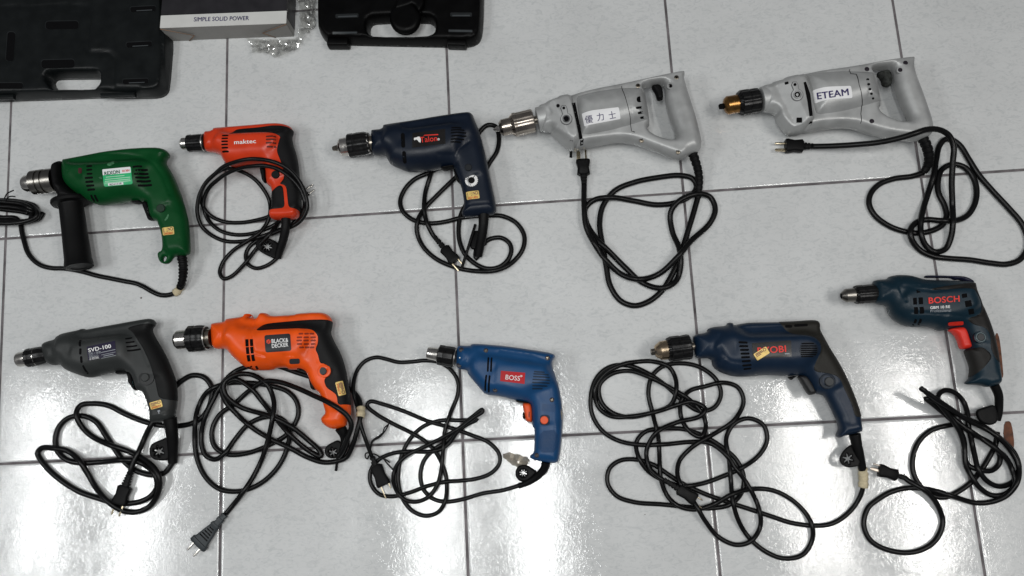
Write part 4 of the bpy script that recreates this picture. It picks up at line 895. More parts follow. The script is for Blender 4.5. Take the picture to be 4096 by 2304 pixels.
# ================================================================== DRILL: charcoal with black and white name plate
M_CHAR = mat('charcoal_shell', (.0245,.0270,.0270), .5, bump=.2, var=.05)
P0 = Frame(0, 1250, .31056); k = .31056
t = thing('power_drill', 'charcoal grey drill with a purple-black plate reading SVD-100', 'power drill', (*at(*P0(1300,500)), 0), G_)
Z = .033
S = Solid(P0([(560,440),(575,405),(620,375),(740,345),(760,310),(820,275),(900,255),(1040,225),(1062,212),(1100,213),(1112,225),(1350,180),(1600,135),(1850,90),(1940,80),(1985,95),(2007,130),(2000,155),(1960,190),(1950,230),(1990,320),(2060,430),(2140,580),(2200,720),(2250,860),(2270,980),(2275,1130),(2262,1250),(2240,1340),(2200,1390),(2100,1400),(1965,1420),(1942,1400),(1950,1330),(1940,1260),(1920,1190),(1882,1090),(1845,1015),(1765,1000),(1742,900),(1705,800),(1640,765),(1500,765),(1350,792),(1240,826),(1150,840),(1080,826),(960,785),(860,740),(820,700),(792,664),(700,682),(650,670),(610,640),(572,540)]),
    Z, [(P0(600,520), P0(720,520), .022, .021), (P0(880,490), P0(1000,520), .030, .026), (P0(1080,530), P0(1560,480), .0325, .027), (P0(1160,240), P0(1900,120), .014, .010), (P0(1900,480), P0(2060,760), .020, .018), (P0(2050,900), P0(2110,1200), .017, .015), (P0(2060,1300), P0(2150,1360), .019, .012)],
    carve=[(P0([(1120,350),(1400,320),(1620,290),(1780,320),(1900,480),(1990,700)]), .0015, .0014), (P0([(795,300),(830,600),(800,664)]), .0015, .0012), (P0([(1960,1370),(2150,1330),(2270,1250)]), .0012, .0012)])
S.build('body', M_CHAR, t); sf = Surf(S)
S.shell('rubber_grip', P0([(1640,205),(1750,165),(1900,140),(1990,150),(2060,180),(2060,330),(2320,700),(2340,1133),(2140,1125),(2060,1095),(2040,1000),(2015,880),(1990,760),(1945,620),(1870,470),(1790,340),(1720,255)]), mat('charcoal_rubber', (.0040,.0042,.0045), .6, bump=.35, bscale=1300, spec=.2), t, e=.0006)
sf.slots('front_vents', SL(P0, [(1033,395,88,30,95),(1035,502,84,30,92),(1048,606,90,30,86),(1100,735,130,24,58)]), M_DARK, t)
sf.slots('rear_vents', SL(P0, [(1658,333,92,20,-9),(1676,382,118,20,-7),(1697,434,145,22,-6),(1725,483,180,24,-7)]), M_DARK, t)
pl = sf.patch('name_plate', [P0([(1118,442),(1484,365),(1500,540),(1142,622)])], mat('plate_purple_black', (.012,.009,.030), .5, spec=.2), t, off=.0004)
sf.text('lettering', 'SVD-100', P0(1140,512), P0(1434,453), 50*k, M_WHITE, pl, off=.0008, bold=.024)
sf.text('lettering', '回転＋震動', P0(1146,548), P0(1300,522), 26*k, M_GREYP, pl, off=.0008, bold=0)
sf.text('lettering', '回転のみ', P0(1150,582), P0(1270,560), 24*k, M_GREYP, pl, off=.0008, bold=0)
sf.text('lettering', '正逆回転', P0(1152,612), P0(1276,588), 24*k, M_WHITE, pl, off=.0008, bold=0)
sf.patch('plate_lines', [rect(P0(1395,497), 190*k, 7*k, -12), rect(P0(1400,528), 185*k, 5*k, -12), rect(P0(1402,572), 190*k, 5*k, -12), rect(P0(1400,550), 130*k, 8*k, -12)], M_GREYP, pl, off=.0008, g=9)
sf.sticker(P0(2010,1188), 156*k, 92*k, -16, t, num='190697')
sf.patch('tag_remnant', [P0([(2030,1262),(2060,1255),(2065,1275),(2050,1278),(2055,1303),(2045,1305),(2040,1280),(2032,1280)])], M_GREYP, t, off=.0006, g=9)
rb = sf.disc('button_bezel', P0(1885,840), 98*k, .0012, mat('bezel_charcoal', (.016,.017,.018), .5), t)
sf.disc('lock_button', P0(1876,838), 52*k, .0032, M_CHAR, rb, off=.0004)
s2 = Solid(P0([(1632,772),(1700,758),(1725,800),(1745,900),(1780,1000),(1740,1004),(1712,975),(1690,940),(1668,915),(1658,880),(1662,850)]), Z, [(P0(1690,800), P0(1740,960), .009, .005)]); s2.build('trigger', M_RUB2, t)
Surf(s2).patch('trigger_arrows', [P0([(1712,835),(1722,873),(1702,873)]), P0([(1704,883),(1728,885),(1717,922)]), P0([(1716,934),(1724,934),(1724,946),(1716,946)])], mat('pale_cyan_print', (.25,.55,.58), .5), t, off=.0006, g=9)
Solid(P0([(1495,765),(1680,742),(1650,772),(1620,792),(1520,800),(1500,785)]), Z, [(P0(1530,780), P0(1640,765), .012, .004)]).build('direction_switch', M_RUB2, t)
ax = Axis(P0(226,612), P0(620,540), Z)
chuck(ax, t, [(140*k,112*k),(144*k,120*k),(180*k,121*k),(184*k,116*k),(230*k,120*k),(330*k,116*k),(370*k,108*k),(400*k,100*k)], [(0,78*k),(6*k,86*k),(30*k,95*k),(142*k,98*k)], tip=[(-1,26*k),(6*k,34*k)], mt=M_DARK, gear=[(118*k,100*k),(124*k,108*k),(142*k,118*k)], ring=[(250*k,119*k),(256*k,119*k)])
G0 = Frame(0, 1250, .6213); k = .6213
relief(G0([(1095,680),(1105,760),(1112,840),(1113,910),(1112,968)]), [42*k,38*k,34*k,31*k,29*k], [.033,.028,.020,.013,.009], t, ribs=False)
keyholder(G0([(985,840),(1030,822),(1080,800),(1110,800),(1110,900),(1090,950),(1040,955),(990,948),(965,915),(965,870)]), t, .012, G0(1025,895), 34*k)
cp = G0([(1112,965),(1060,1030),(980,1046),(880,1020),(800,960),(740,880),(680,790),(620,705),(540,667),(450,675),(385,730),(358,810),(370,890),(430,948),(520,968),(650,962),(780,950),(880,958),(960,1000),(1005,1060),(1008,1130),(960,1190),(870,1225),(750,1227),(620,1192),(500,1148),(380,1070),(290,985),(243,905),(270,872),(350,875),(430,890),(500,940),(560,1030),(620,1130),(690,1212),(780,1272),(870,1285),(960,1250),(1015,1170),(1028,1080),(1000,1010),(920,940),(820,892),(700,850),(590,795),(520,725),(492,650),(520,598),(600,586),(700,600),(800,650),(920,700),(1010,722),(1120,732),(1240,712),(1315,660),(1358,570),(1362,480),(1315,418),(1240,405),(1170,440),(1110,500,'u'),(1050,600,'u'),(985,700),(935,800),(895,890),(855,975),(835,1040)])
cord(cp, 17*k, t)
plug(G0(840,1030), G0(765,1235), 33, 17, t, [(-15, 48, 8, 4), (19, 46, 8, 4)], z0=.0095, ribs=5, tail=.42)

# ================================================================== DRILL: orange hammer drill with black grip
M_ORG = mat('orange_shell', (.78,.084,.004), .36, bump=.08, var=.07)
Q_ = Frame(680, 1230, .50364); H_ = Frame(650, 1200, .7246); k = .50364
t = thing('power_drill', 'bright orange drill whose tangled cord ends in a flat ribbed grey plug', 'power drill', (*at(*Q_(850,280)), 0), G_)
Z = .037
S = Solid(Q_([(330,140),(350,125),(445,115),(455,95),(480,88),(590,75),(600,55),(620,50),(650,55),(672,90),(700,88),(715,55),(735,42),(775,48),(805,72),(1000,60),(1012,50),(1180,40),(1240,48),(1275,75),(1287,105),(1283,150),(1270,200),(1300,270),(1350,360),(1385,460),(1405,560),(1422,660),(1432,760),(1437,830),(1424,880),(1404,905),(1404,942),(1310,968),(1260,957),(1215,922),(1200,890),(1215,862),(1240,840),(1225,790),(1205,720),(1190,680),(1158,655),(1120,600),(1100,540),(1080,510),(1030,492),(950,495),(930,477),(850,478),(800,498),(700,500),(640,497),(580,460),(500,390),(450,325),(362,332),(340,300)]),
    Z, [(Q_(350,230), Q_(430,225), .025, .024), (Q_(520,250), Q_(620,300), .033, .027), (Q_(700,300), Q_(1050,280), .0355, .029), (Q_(630,75), Q_(1230,70), .016, .008), (Q_(1180,330), Q_(1260,480), .023, .019), (Q_(1280,550), Q_(1350,740), .018, .016), (Q_(1260,890), Q_(1360,880), .021, .016)],
    holes=[Q_([(628,84),(634,66),(650,64),(660,86)])],
    carve=[(Q_([(690,110),(685,200),(700,300),(720,380),(800,400)]), .0025, .0022), (Q_([(455,120),(448,300)]), .001, .0007), (Q_([(800,400),(830,455),(930,440),(950,400),(1040,400),(1055,450)]), .0018, .0012), (Q_([(720,215),(850,200),(1080,188),(1160,200),(1200,250),(1175,340),(1200,440)]), .0016, .0010)])
S.build('body', M_ORG, t); sf = Surf(S)
S.shell('rubber_grip', Q_([(716,200),(724,172),(745,145),(785,130),(900,118),(1100,100),(1250,98),(1320,110),(1310,200),(1340,280),(1410,460),(1450,640),(1470,772),(1400,770),(1340,777),(1332,700),(1300,672),(1250,640),(1232,590),(1240,562),(1272,538),(1278,492),(1242,452),(1205,450),(1190,380),(1168,340),(1190,290),(1190,230),(1150,185),(1080,178),(850,188)]), M_GRIP, t, e=.0007)
pl = sf.patch('name_plate', [rrect(Q_(857,282), 206*k, 138*k, -4, .12)], mat('plate_charcoal', (.016,.017,.020), .35), t, off=.0004)
sf.text('lettering', 'BLACK&', Q_(808,283), Q_(940,273), 33*k, M_WHITE, pl, off=.0008, bold=.024)
sf.text('lettering', 'DECKER', Q_(810,321), Q_(940,309), 32*k, M_WHITE, pl, off=.0008, bold=.024)
hx = sf.patch('hexagon_mark', [ngon(Q_(784,271), 19*k, 6, .52)], mat('mark_orange_red', (.62,.05,.02), .5), pl, off=.0008, g=9)
sf.patch('hexagon_line', [rect(Q_(784,271), 26*k, 3*k, -60)], pl.data.materials[0], hx, off=.0011, g=9)
M_VENTO = M_DARK
sf.patch('front_vents', [rrect(Q_(x, y), w*k, h*k, a, .2) for x, y, w, h, a in [(612,281,24,58,-2),(648,279,24,56,-3),(617,342,24,56,-5),(652,339,24,54,-6),(625,403,24,52,-9),(661,400,24,52,-10),(650,481,16,34,-25),(690,478,16,28,-30)]], M_DARK, t, off=.0008)
vt = []
for r, (y, xs) in enumerate(((208,(1040,1085,1126)),(237,(1028,1082,1136)),(262,(1026,1081,1137)),(290,(1029,1083,1139)),(317,(1045,1089,1128)))):
    for x in xs: vt.append((x, y, 38 if r in (0, 4) else 44, 15, -2))
sf.slots('rear_vents', SL(Q_, vt), mat('vent_orange', (.24,.022,.004), .6), t)
wn = sf.patch('mode_window', [rrect(Q_(990,428), 82*k, 42*k, -2, .3)], mat('window_grey', (.030,.032,.036), .3), t, off=.0006)
bz = sf.disc('button_bezel', Q_(1226,504), 52*k, .0022, M_ORG, t, hole=.66); sf.disc('lock_button', Q_(1214,505), 31*k, .0020, mat('button_grey', (.035,.037,.04), .45), bz)
Surf(S, lift=.0009).sticker(Q_(1356,643), 112*k, 62*k, 76, t, num='3984519')
Solid(Q_([(1012,492),(1018,480),(1060,465),(1120,462),(1145,500),(1158,560),(1164,655),(1138,657),(1118,640),(1108,590),(1095,535),(1070,512),(1025,506)]), Z, [(Q_(1040,485), Q_(1100,485), .011, .005), (Q_(1125,540), Q_(1145,640), .009, .005)]).build('trigger', M_RUB2, t)
ax = Axis(Q_(40,260), Q_(350,236), Z)
chuck(ax, t, [(112*k,98*k),(118*k,104*k),(160*k,104*k),(162*k,100*k),(180*k,104*k),(215*k,103*k),(240*k,99*k),(256*k,88*k)], [(0,50*k),(8*k,62*k),(24*k,74*k),(112*k,76*k)], tip=[(-1,24*k),(4*k,30*k)], mt=M_DARK, gear=[(98*k,78*k),(104*k,86*k),(116*k,100*k)], ring=[(248*k,93*k),(256*k,90*k)], neck=[(254*k,70*k),(290*k,70*k)])
relief(Q_([(1352,955),(1385,1010),(1392,1060),(1378,1120),(1350,1180)]), [44*k,40*k,36*k,32*k,28*k], [.037,.031,.023,.015,.010], t, ribs=False)
keyholder(Q_([(1335,1050),(1290,1070),(1240,1100),(1225,1150),(1250,1190),(1290,1202),(1345,1190),(1390,1140),(1380,1080)]), t, .012, Q_(1296,1150), 34*k)
kk = thing('chuck_key', 'short black rod sticking out of the cord clip below the orange drill', 'chuck key', (*at(*Q_(1325,1250)), 0))
ax = Axis(Q_(1340,1120), Q_(1318,1298), .011, .007); ax.lathe('rod', [(0,10*k),(ax.px-2,12*k),(ax.px,10*k)], M_RUB2, kk, n=12)
cp = H_([(967,868),(985,845),(1022,760),(1043,690,.036),(1020,640,.052),(960,592,.0645),(895,555,.050),(840,530,.025),(740,485),(640,452),(560,450),(480,500),(400,570),(310,640),(272,730),(290,810),(360,852),(470,845),(600,795),(690,738),(748,640),(740,560),(690,505),(600,475),(480,458),(350,462),(250,505),(195,600),(178,730),(190,870),(240,980),(320,1045),(420,1056),(520,1025),(610,955),(670,865),(700,760),(690,690),(640,648),(550,650),(470,690),(400,770),(340,850),(290,880),(240,858),(215,790),(225,680),(270,570),(340,450),(400,395),(455,372,'u'),(560,345,'u'),(640,365,'u'),(740,400,'u'),(870,440,'u'),(980,470,'u'),(1042,497),(1085,550),(1095,620),(1080,700),(1050,800),(1015,868),(970,888),(890,896),(800,868),(700,815),(600,768),(500,708),(410,630),(340,545),(332,480),(400,438),(480,480),(550,560),(630,660),(720,760),(820,840),(875,862),(870,835),(800,770),(700,692),(570,635),(430,590),(350,525),(340,460),(400,415),(490,412),(575,465),(615,560),(606,660),(580,780),(548,880),(498,980),(430,1080),(350,1180)])
co, P_, r_ = cord(cp, 10, t)
tape_on(P_, H_(1094,620), .0095, .0072, t)
k = .7246
M_PLG = mat('grey_plug_rubber', (.030,.036,.040), .45, bump=.2)
A1 = Axis(H_(345,1185), H_(192,1355), .010); L_a = A1.px
pg = loft('plug', A1, [(0,13,10),(8,14,11),(9,11,9),(20,12,10),(21,15,12),(34,16,12),(35,13,10),(50,15,10),(51,20,12),(62,22,12),(64,19,11),(90,25,11),(130,32,11),(L_a-22,37,11),(L_a-21,41,15),(L_a-3,41,15),(L_a,37,13)], M_PLG, t, p=5)
for q in range(5):
    tt = 74+q*12
    A3 = A1.A+A1.u*tt*A1.k+A1.w*11.0*A1.k; w_ = (11+q*2.8)*A1.k
    tube('grip_rib', np.array([A3-A1.v*w_, A3, A3+A1.v*w_]), .0011, M_RUB, pg, n=6)
blade(A1, L_a-3, L_a+42, -19, 8, 3, M_NICK, pg); blade(A1, L_a-3, L_a+42, 19, 8, 3, M_NICK, pg)

# ================================================================== DRILL: mid blue with orange trigger
M_BLUE = mat('blue_shell', (.0055,.052,.150), .42, bump=.12, var=.04)
I_ = Frame(1350, 1330, .5522); k = .5522
t = thing('power_drill', 'mid blue drill with an orange trigger and button and a red BOSS label', 'power drill', (*at(*I_(1250,330)), 0), G_)
Z = .033
S = Solid(I_([(865,110),(880,95),(960,98),(970,86),(1000,82),(1200,98),(1400,125),(1560,152),(1580,175),(1557,210),(1555,250),(1580,320),(1605,400),(1622,500),(1632,600),(1624,750),(1612,860),(1602,930),(1575,947),(1500,940),(1400,917),(1392,892),(1415,877),(1425,850),(1428,700),(1410,675),(1408,600),(1405,540),(1395,512),(1290,490),(1180,462),(1070,450),(1040,415),(1010,380),(942,298),(940,272),(870,264),(860,240)]),
    Z, [(I_(880,180), I_(930,185), .0225, .020), (I_(1040,260), I_(1120,270), .030, .020), (I_(1180,290), I_(1460,330), .0325, .020), (I_(1100,110), I_(1540,170), .020, .010), (I_(1510,470), I_(1520,620), .020, .017), (I_(1520,700), I_(1510,900), .017, .014)],
    carve=[(I_([(965,100),(955,180),(942,290)]), .0012, .0014), (I_([(1160,160),(1180,140),(1420,175),(1520,215),(1540,290)]), .0018, .0012), (I_([(1160,180),(1150,300),(1140,370)]), .0018, .0010), (I_([(1430,700),(1500,705),(1600,700)]), .0010, .0005)])
S.build('body', M_BLUE, t); sf = Surf(S)
sf.patch('front_vents', [rrect(I_(x, y), w*k, h*k, a, .5) for x, y, w, h, a in [(1091,232,13,106,3),(1114,233,13,106,3),(1074,365,13,118,4),(1099,372,13,126,3)]], M_DARK, t)
sf.slots('rear_vents', SL(I_, [(1462,286,78,11,4),(1474,303,112,11,4),(1477,323,122,11,4),(1476,344,128,11,4),(1474,365,128,11,3),(1466,387,112,11,2),(1448,407,78,11,0)]), mat('vent_blue', (.006,.020,.045), .6), t)
lb = sf.patch('label', [I_([(1184,277),(1360,292),(1355,373),(1178,352)])], mat('label_red', (.42,.010,.016), .5, spec=.2), t, off=.0004)
sf.text('lettering', 'BOSS', I_(1216,339), I_(1320,350), 36*k, M_WHITE, lb, off=.0009, bold=.0)
sf.text('registered_mark', '®', I_(1322,322), I_(1340,323), 14*k, M_WHITE, lb, off=.0009)
for c in ((896,125),(880,237),(1075,131),(1522,185),(1142,415),(1553,488),(1443,890)):
    sc_ = sf.disc('screw', I_(*c), 17*k, .0008, M_SCRD, t); sf.patch('screw_recess', [rect(I_(*c), 20*k, 5*k, 30), rect(I_(*c), 20*k, 5*k, 120)], M_SCREW, sc_, off=.0011, g=9)
sf.disc('pin', I_(886,183), 5*k, .0008, M_WHITE, t)
sb = Solid(I_([(1338,508),(1400,512),(1412,560),(1412,640),(1405,653),(1364,642),(1356,600),(1345,555)]), Z, [(I_(1375,530), I_(1385,630), .0105, .005)]); sb.build('trigger', mat('trigger_orange', (.70,.085,.018), .42), t)
Surf(sb).patch('trigger_mark', [rect(I_(1388,600), 4, 30*k, 0), I_([(1384,575),(1396,575),(1390,590)])], mat('mark_dark', (.12,.02,.01), .5), t, off=.0006, g=9)
Solid(I_([(1340,578),(1362,576),(1364,628),(1342,624)]), Z, [(I_(1350,590), I_(1352,610), .006, .003)]).build('speed_stop', M_RUB2, t)
Solid(I_([(1283,487),(1395,505),(1385,518),(1345,514),(1300,506)]), Z, [(I_(1300,497), I_(1370,510), .012, .004)]).build('direction_switch', M_RUB2, t)
bz = sf.patch('button_bezel', [rrect(I_(1503,635), 88*k, 96*k, 2, .3)], M_BLUE, t, off=.0008)
sf.patch('bezel_groove', [rrect(I_(1502,635), 72*k, 78*k, 2, .3)], mat('vent_blue', (), 0), bz, off=.0010)
sf.disc('lock_button', I_(1498,635), 29*k, .0032, MATS['trigger_orange'], bz)
sf.patch('embossed_panel', [rrect(I_(1530,547), 98*k, 54*k, 4, .1)], mat('blue_emboss', (.005,.044,.128), .45), t, off=.0004)
sf.patch('edge_sticker', [I_([(1617,528),(1626,528),(1630,632),(1621,632)])], M_STK, t, off=.0005, dep=.004)
sf.patch('grip_texture', [I_([(1460,715),(1600,705),(1595,870),(1450,870)])], mat('blue_grained', (.0043,.038,.112), .55, bump=1.0, bscale=350), t, off=.00025, sm=1)
ax = Axis(I_(652,147), I_(868,184), Z)
chuck(ax, t, [(82*k,68*k),(86*k,74*k),(120*k,74*k),(122*k,71*k),(150*k,74*k),(188*k,74*k),(200*k,66*k)], [(0,40*k),(8*k,44*k),(80*k,47*k)], tip=[(-1,16*k),(4*k,20*k)], mt=M_DARK, gear=[(74*k,48*k),(78*k,56*k),(88*k,70*k)], ring=[(196*k,62*k),(206*k,60*k)], mn=M_STEEL)
rl = relief(I_([(1512,935),(1495,990),(1440,1048),(1370,1090),(1312,1112)]), [32*k,30*k,26*k,22*k,20*k], [.033,.027,.018,.012,.008], t, ribs=False)
keyholder(I_([(1345,955),(1385,965),(1420,990),(1450,1010),(1410,1050),(1370,1080),(1320,1080),(1290,1045),(1288,1000),(1310,965)]), t, .012, I_(1345,1018), 28*k, arms=8)
cp = I_([(1318,1108),(1200,1142),(1050,1166),(900,1210),(780,1226),(690,1204),(625,1140),(600,1040),(625,930),(700,845),(780,795),(860,720),(930,672),(990,642),(1012,632),(985,630),(900,636),(760,636),(640,670),(560,730),(490,830),(450,950),(440,1080),(470,1200),(540,1290),(640,1328),(730,1300),(780,1220),(790,1080),(768,980),(720,880),(650,800),(540,730),(400,660),(280,590),(215,530),(235,500),(330,520),(480,570),(650,640),(820,690),(960,740),(1100,800),(1170,880),(1172,950),(1110,1020),(1000,1060),(880,1075),(780,1082),(650,1112),(520,1160),(400,1187),(300,1170),(240,1090),(240,1000),(300,920),(400,875),(520,862),(640,864),(740,848),(810,800),(860,730),(930,650,.012),(1000,592,.022),(1048,558,.028),(1052,572,.028),(1000,608,.024),(900,680,.014),(780,752),(640,822),(500,892),(430,962),(403,1060),(430,1150),(490,1214),(570,1226),(650,1196),(720,1110),(750,1000),(765,850),(780,700),(820,580),(870,450),(870,350),(820,270),(740,218),(640,203),(540,212),(440,215),(350,192),(280,180),(200,208),(140,280),(115,380),(120,450),(148,560),(172,680),(212,800),(250,905)])
cord(cp, 8.4, t)
plug(I_(250,900), I_(338,1108), 28, 16, t, [(-14, 50, 5, 4), (20, 22, 5, 4)], z0=.009, ribs=2, tail=.3)
tie = thing('twist_tie', 'thin twisted black wire tie hooked round the cord left of the blue drill', 'twist tie', (*at(*I_(270,800)), 0))
for pp in ([(368,628,.010),(370,660,.010),(352,700,.012),(322,742,.012),(290,768,.010),(262,782,.010),(246,812,.010),(238,850,.014),(225,868,.016),(203,878,.012),(203,905,.010),(218,915,.010),(228,892,.014),(262,880,.012),(300,898,.010),(330,915,.012),(356,925,.010),(380,942,.008)],
           [(366,668,.012),(340,690,.014),(328,725,.013),(300,750,.009),(268,770,.009),(248,790,.010),(240,840,.012)], [(330,905,.008),(352,940,.008),(372,962,.006),(400,992,.004)]):
    q = cr(np.array([(*I_(a, b), z) for a, b, z in pp]), 3); x, y = at(q[:, 0], q[:, 1], q[:, 2]); tube('wire', np.column_stack([x, y, q[:, 2]]), .0012, M_RUB, tie, n=6)
film('tape_scrap', I_([(1200,880),(1250,870),(1300,885),(1360,900),(1395,925),(1370,960),(1320,985),(1270,960),(1235,925),(1205,905)]), lambda q: .002, 'crumpled beige film scrap beside the cord clip of the blue drill', 'film scrap', tint=(.78,.72,.62), dens=.42, amp=.003, seed=9, rough=.2)

# ================================================================== DRILL: navy with olive rubber back
M_NVY2 = mat('navy_shell', (.0034,.0135,.0330), .42, bump=.12, var=.05)
N_ = Frame(2550, 1260, .49686); J_ = Frame(2300, 1230, .7246); k = .49686
t = thing('power_drill', 'long navy drill with a crooked gold sticker over its red lettering', 'power drill', (*at(*N_(950,280)), 0), G_)
Z = .038
S = Solid(N_([(445,160),(560,142),(558,118),(590,100),(715,88),(718,68),(740,62),(765,68),(770,86),(830,72),(900,62),(1100,60),(1250,55),(1380,45),(1440,48),(1462,75),(1460,120),(1482,165),(1540,270),(1610,380),(1680,510),(1740,650),(1790,790),(1797,880),(1804,937),(1780,947),(1700,967),(1665,972),(1625,990),(1600,977),(1605,950),(1620,915),(1605,850),(1570,780),(1520,680),(1490,642),(1440,637),(1400,600),(1390,560),(1340,492),(1280,487),(1200,492),(1050,482),(900,497),(780,496),(680,466),(610,422),(592,346),(480,352),(465,330),(450,230)]),
    Z, [(N_(470,250), N_(570,250), .025, .024), (N_(640,280), N_(720,290), .034, .026), (N_(820,290), N_(1300,270), .0375, .030), (N_(900,80), N_(1420,75), .017, .010), (N_(1480,420), N_(1540,540), .023, .020), (N_(1600,640), N_(1700,860), .018, .016), (N_(1640,930), N_(1760,920), .019, .010)],
    carve=[(N_([(640,180),(620,230),(650,330),(720,390),(850,410)]), .0025, .0012), (N_([(800,120),(1000,110),(1140,100),(1200,160),(1380,190),(1450,260),(1440,330)]), .0016, .0012), (N_([(600,140),(605,340)]), .001, .0008)])
S.build('body', M_NVY2, t); sf = Surf(S)
S.shell('rubber_grip', N_([(1140,40),(1400,20),(1500,40),(1510,150),(1600,270),(1680,400),(1790,650),(1830,800),(1800,822),(1740,822),(1715,720),(1665,620),(1605,500),(1500,472),(1430,467),(1400,440),(1420,380),(1458,300),(1440,222),(1380,182),(1240,170),(1190,132),(1150,80)]), mat('olive_rubber', (.0125,.0115,.0090), .6, bump=.35, bscale=1200), t, e=.0006)
sf.slots('front_vents', SL(N_, [(850,221,74,17,3),(855,251,74,17,0),(861,281,74,17,-1),(866,311,74,17,-1),(870,340,74,17,-2),(876,371,74,17,-4),(881,405,76,17,-5),(885,433,64,14,-6)]), M_DARK, t)
sf.patch('vent_island', [rrect(N_(1380,278), 150*k, 125*k, 0, .45)], mat('navy_dark', (.006,.012,.022), .5), t, off=.0003)
sf.slots('rear_vents', SL(N_, [(1370,230,100,9,0),(1378,250,124,9,0),(1380,269,132,9,0),(1380,287,132,9,0),(1380,304,132,9,0),(1376,320,126,9,0),(1366,336,96,9,0)]), M_DARK, t, off=.0008)
pl = sf.patch('name_plate', [N_([(922,228),(1236,205),(1240,335),(928,352)])], mat('plate_black', (), 0), t, off=.0004)
sf.text('brand_lettering', 'RYOBI', N_(968,314), N_(1198,296), 54*k, M_REDP, pl, off=.0008, bold=.024)
sf.patch('small_print', [rect(N_(1204,312), 38*k, 4, -2)], M_GREYP, pl, off=.0008, g=9)
stk = sf.sticker(N_(998,311), 118*k, 62*k, -32, t, num='')
for v_ in stk.data.vertices: v_.co.z += .0008
for ch in stk.children:
    for v_ in ch.data.vertices: v_.co.z += .0009
Surf(S, lift=.0003).slots('top_slots', SL(N_, [(1216,92,58,22,0),(1315,83,110,20,-3)]), M_DARK, t, off=.0012)
bz = sf.disc('button_bezel', N_(1530,532), 64*k, .0015, mat('navy_dark', (), 0), t, hole=.72)
sf.disc('lock_button', N_(1542,537), 37*k, .0030, mat('button_grey2', (.030,.033,.036), .45), bz)
Solid(N_([(1280,492),(1350,484),(1395,540),(1442,632),(1385,647),(1368,635),(1340,590),(1305,530)]), Z, [(N_(1330,520), N_(1395,620), .0105, .005)]).build('trigger', mat('trigger_grey', (.018,.018,.019), .5), t)
Solid(N_([(1205,496),(1290,490),(1262,505),(1240,526),(1222,515)]), Z, [(N_(1230,505), N_(1260,498), .010, .004)]).build('direction_switch', M_RUB2, t)
ax = Axis(N_(106,298), N_(460,250), Z)
chuck(ax, t, [(160*k,98*k),(166*k,104*k),(240*k,103*k),(242*k,99*k),(300*k,103*k),(320*k,98*k),(326*k,90*k)], [(32*k,36*k),(44*k,52*k),(80*k,76*k),(150*k,80*k)], tip=[(0,20*k),(4*k,28*k),(34*k,28*k)], neck=[(322*k,60*k),(330*k,60*k),(331*k,34*k),(362*k,34*k)], mn=M_BRONZ, gear=[(134*k,82*k),(140*k,94*k),(164*k,101*k)], flutes=16)
relief(N_([(1748,960),(1765,1040),(1785,1120),(1800,1190),(1812,1245)]), [48*k,42*k,38*k,35*k,33*k], [.038,.035,.030,.024,.020], t, ribs=False)
keyholder(N_([(1740,1035),(1690,1058),(1645,1105),(1622,1160),(1640,1205),(1690,1228),(1740,1225),(1790,1215),(1790,1130),(1770,1050)]), t, .029, N_(1693,1157), 42*k, T=.003)
cp = J_([(1588,885,.019),(1592,940,.016),(1588,1000,.012),(1560,1070),(1500,1142),(1420,1192),(1330,1205),(1200,1190),(1080,1152),(960,1112),(850,1076),(720,1030),(600,975),(520,925),(440,872),(340,840),(250,845),(190,890),(180,970),(230,1040),(330,1075),(480,1087),(640,1103),(760,1108),(860,1085),(920,1020),(930,930),(890,840),(800,762),(700,705),(600,672),(480,668),(390,685),(340,740),(345,810),(400,900),(500,960),(590,985),(700,972),(820,930),(930,880),(1020,810),(1060,730),(1040,650),(960,612),(880,640),(835,720),(850,830),(860,950),(870,1060),(900,1170),(960,1270),(1060,1352),(1160,1386),(1260,1362),(1312,1270),(1300,1180),(1220,1080),(1100,1012),(980,1002),(870,1030),(770,1085),(660,1115),(570,1095),(510,1040),(475,950),(467,850),(460,720),(430,590),(405,470),(425,380),(485,325),(580,308),(690,330),(780,400),(805,480),(770,550),(690,572),(600,520),(500,430),(400,362),(300,322),(200,325),(125,380),(88,480),(95,590),(150,680),(240,735),(360,758),(500,755),(640,742),(740,748),(820,800),(890,890),(960,990),(1015,1110),(1022,1210),(970,1290),(890,1310),(790,1265),(720,1180),(660,1080),(600,1000),(567,930),(575,850),(630,785),(700,735),(780,690),(880,620),(930,520),(900,442),(820,415),(720,435),(630,462),(585,520),(590,620),(640,690),(695,712),(722,660),(700,580),(620,500),(520,440),(400,380),(300,350),(200,368),(135,430),(145,520),(205,580),(300,605),(420,582),(530,535),(560,420),(520,330),(430,298),(340,300),(260,315),(160,370),(110,450),(130,550),(200,600),(320,600),(450,575),(560,540),(640,520),(720,560),(690,600),(560,635),(450,690),(395,790),(410,880),(455,930),(495,958)])
co, P_, r_ = cord(cp, 9.6, t)
tape_on(P_, J_(1590,940), .016, .0072, t)
plug(J_(492,950), J_(665,1062), 26, 15, t, [(-14, 38, 5, 4), (14, 26, 5, 4)], z0=.021, z1=.017, ribs=5, tail=.45)

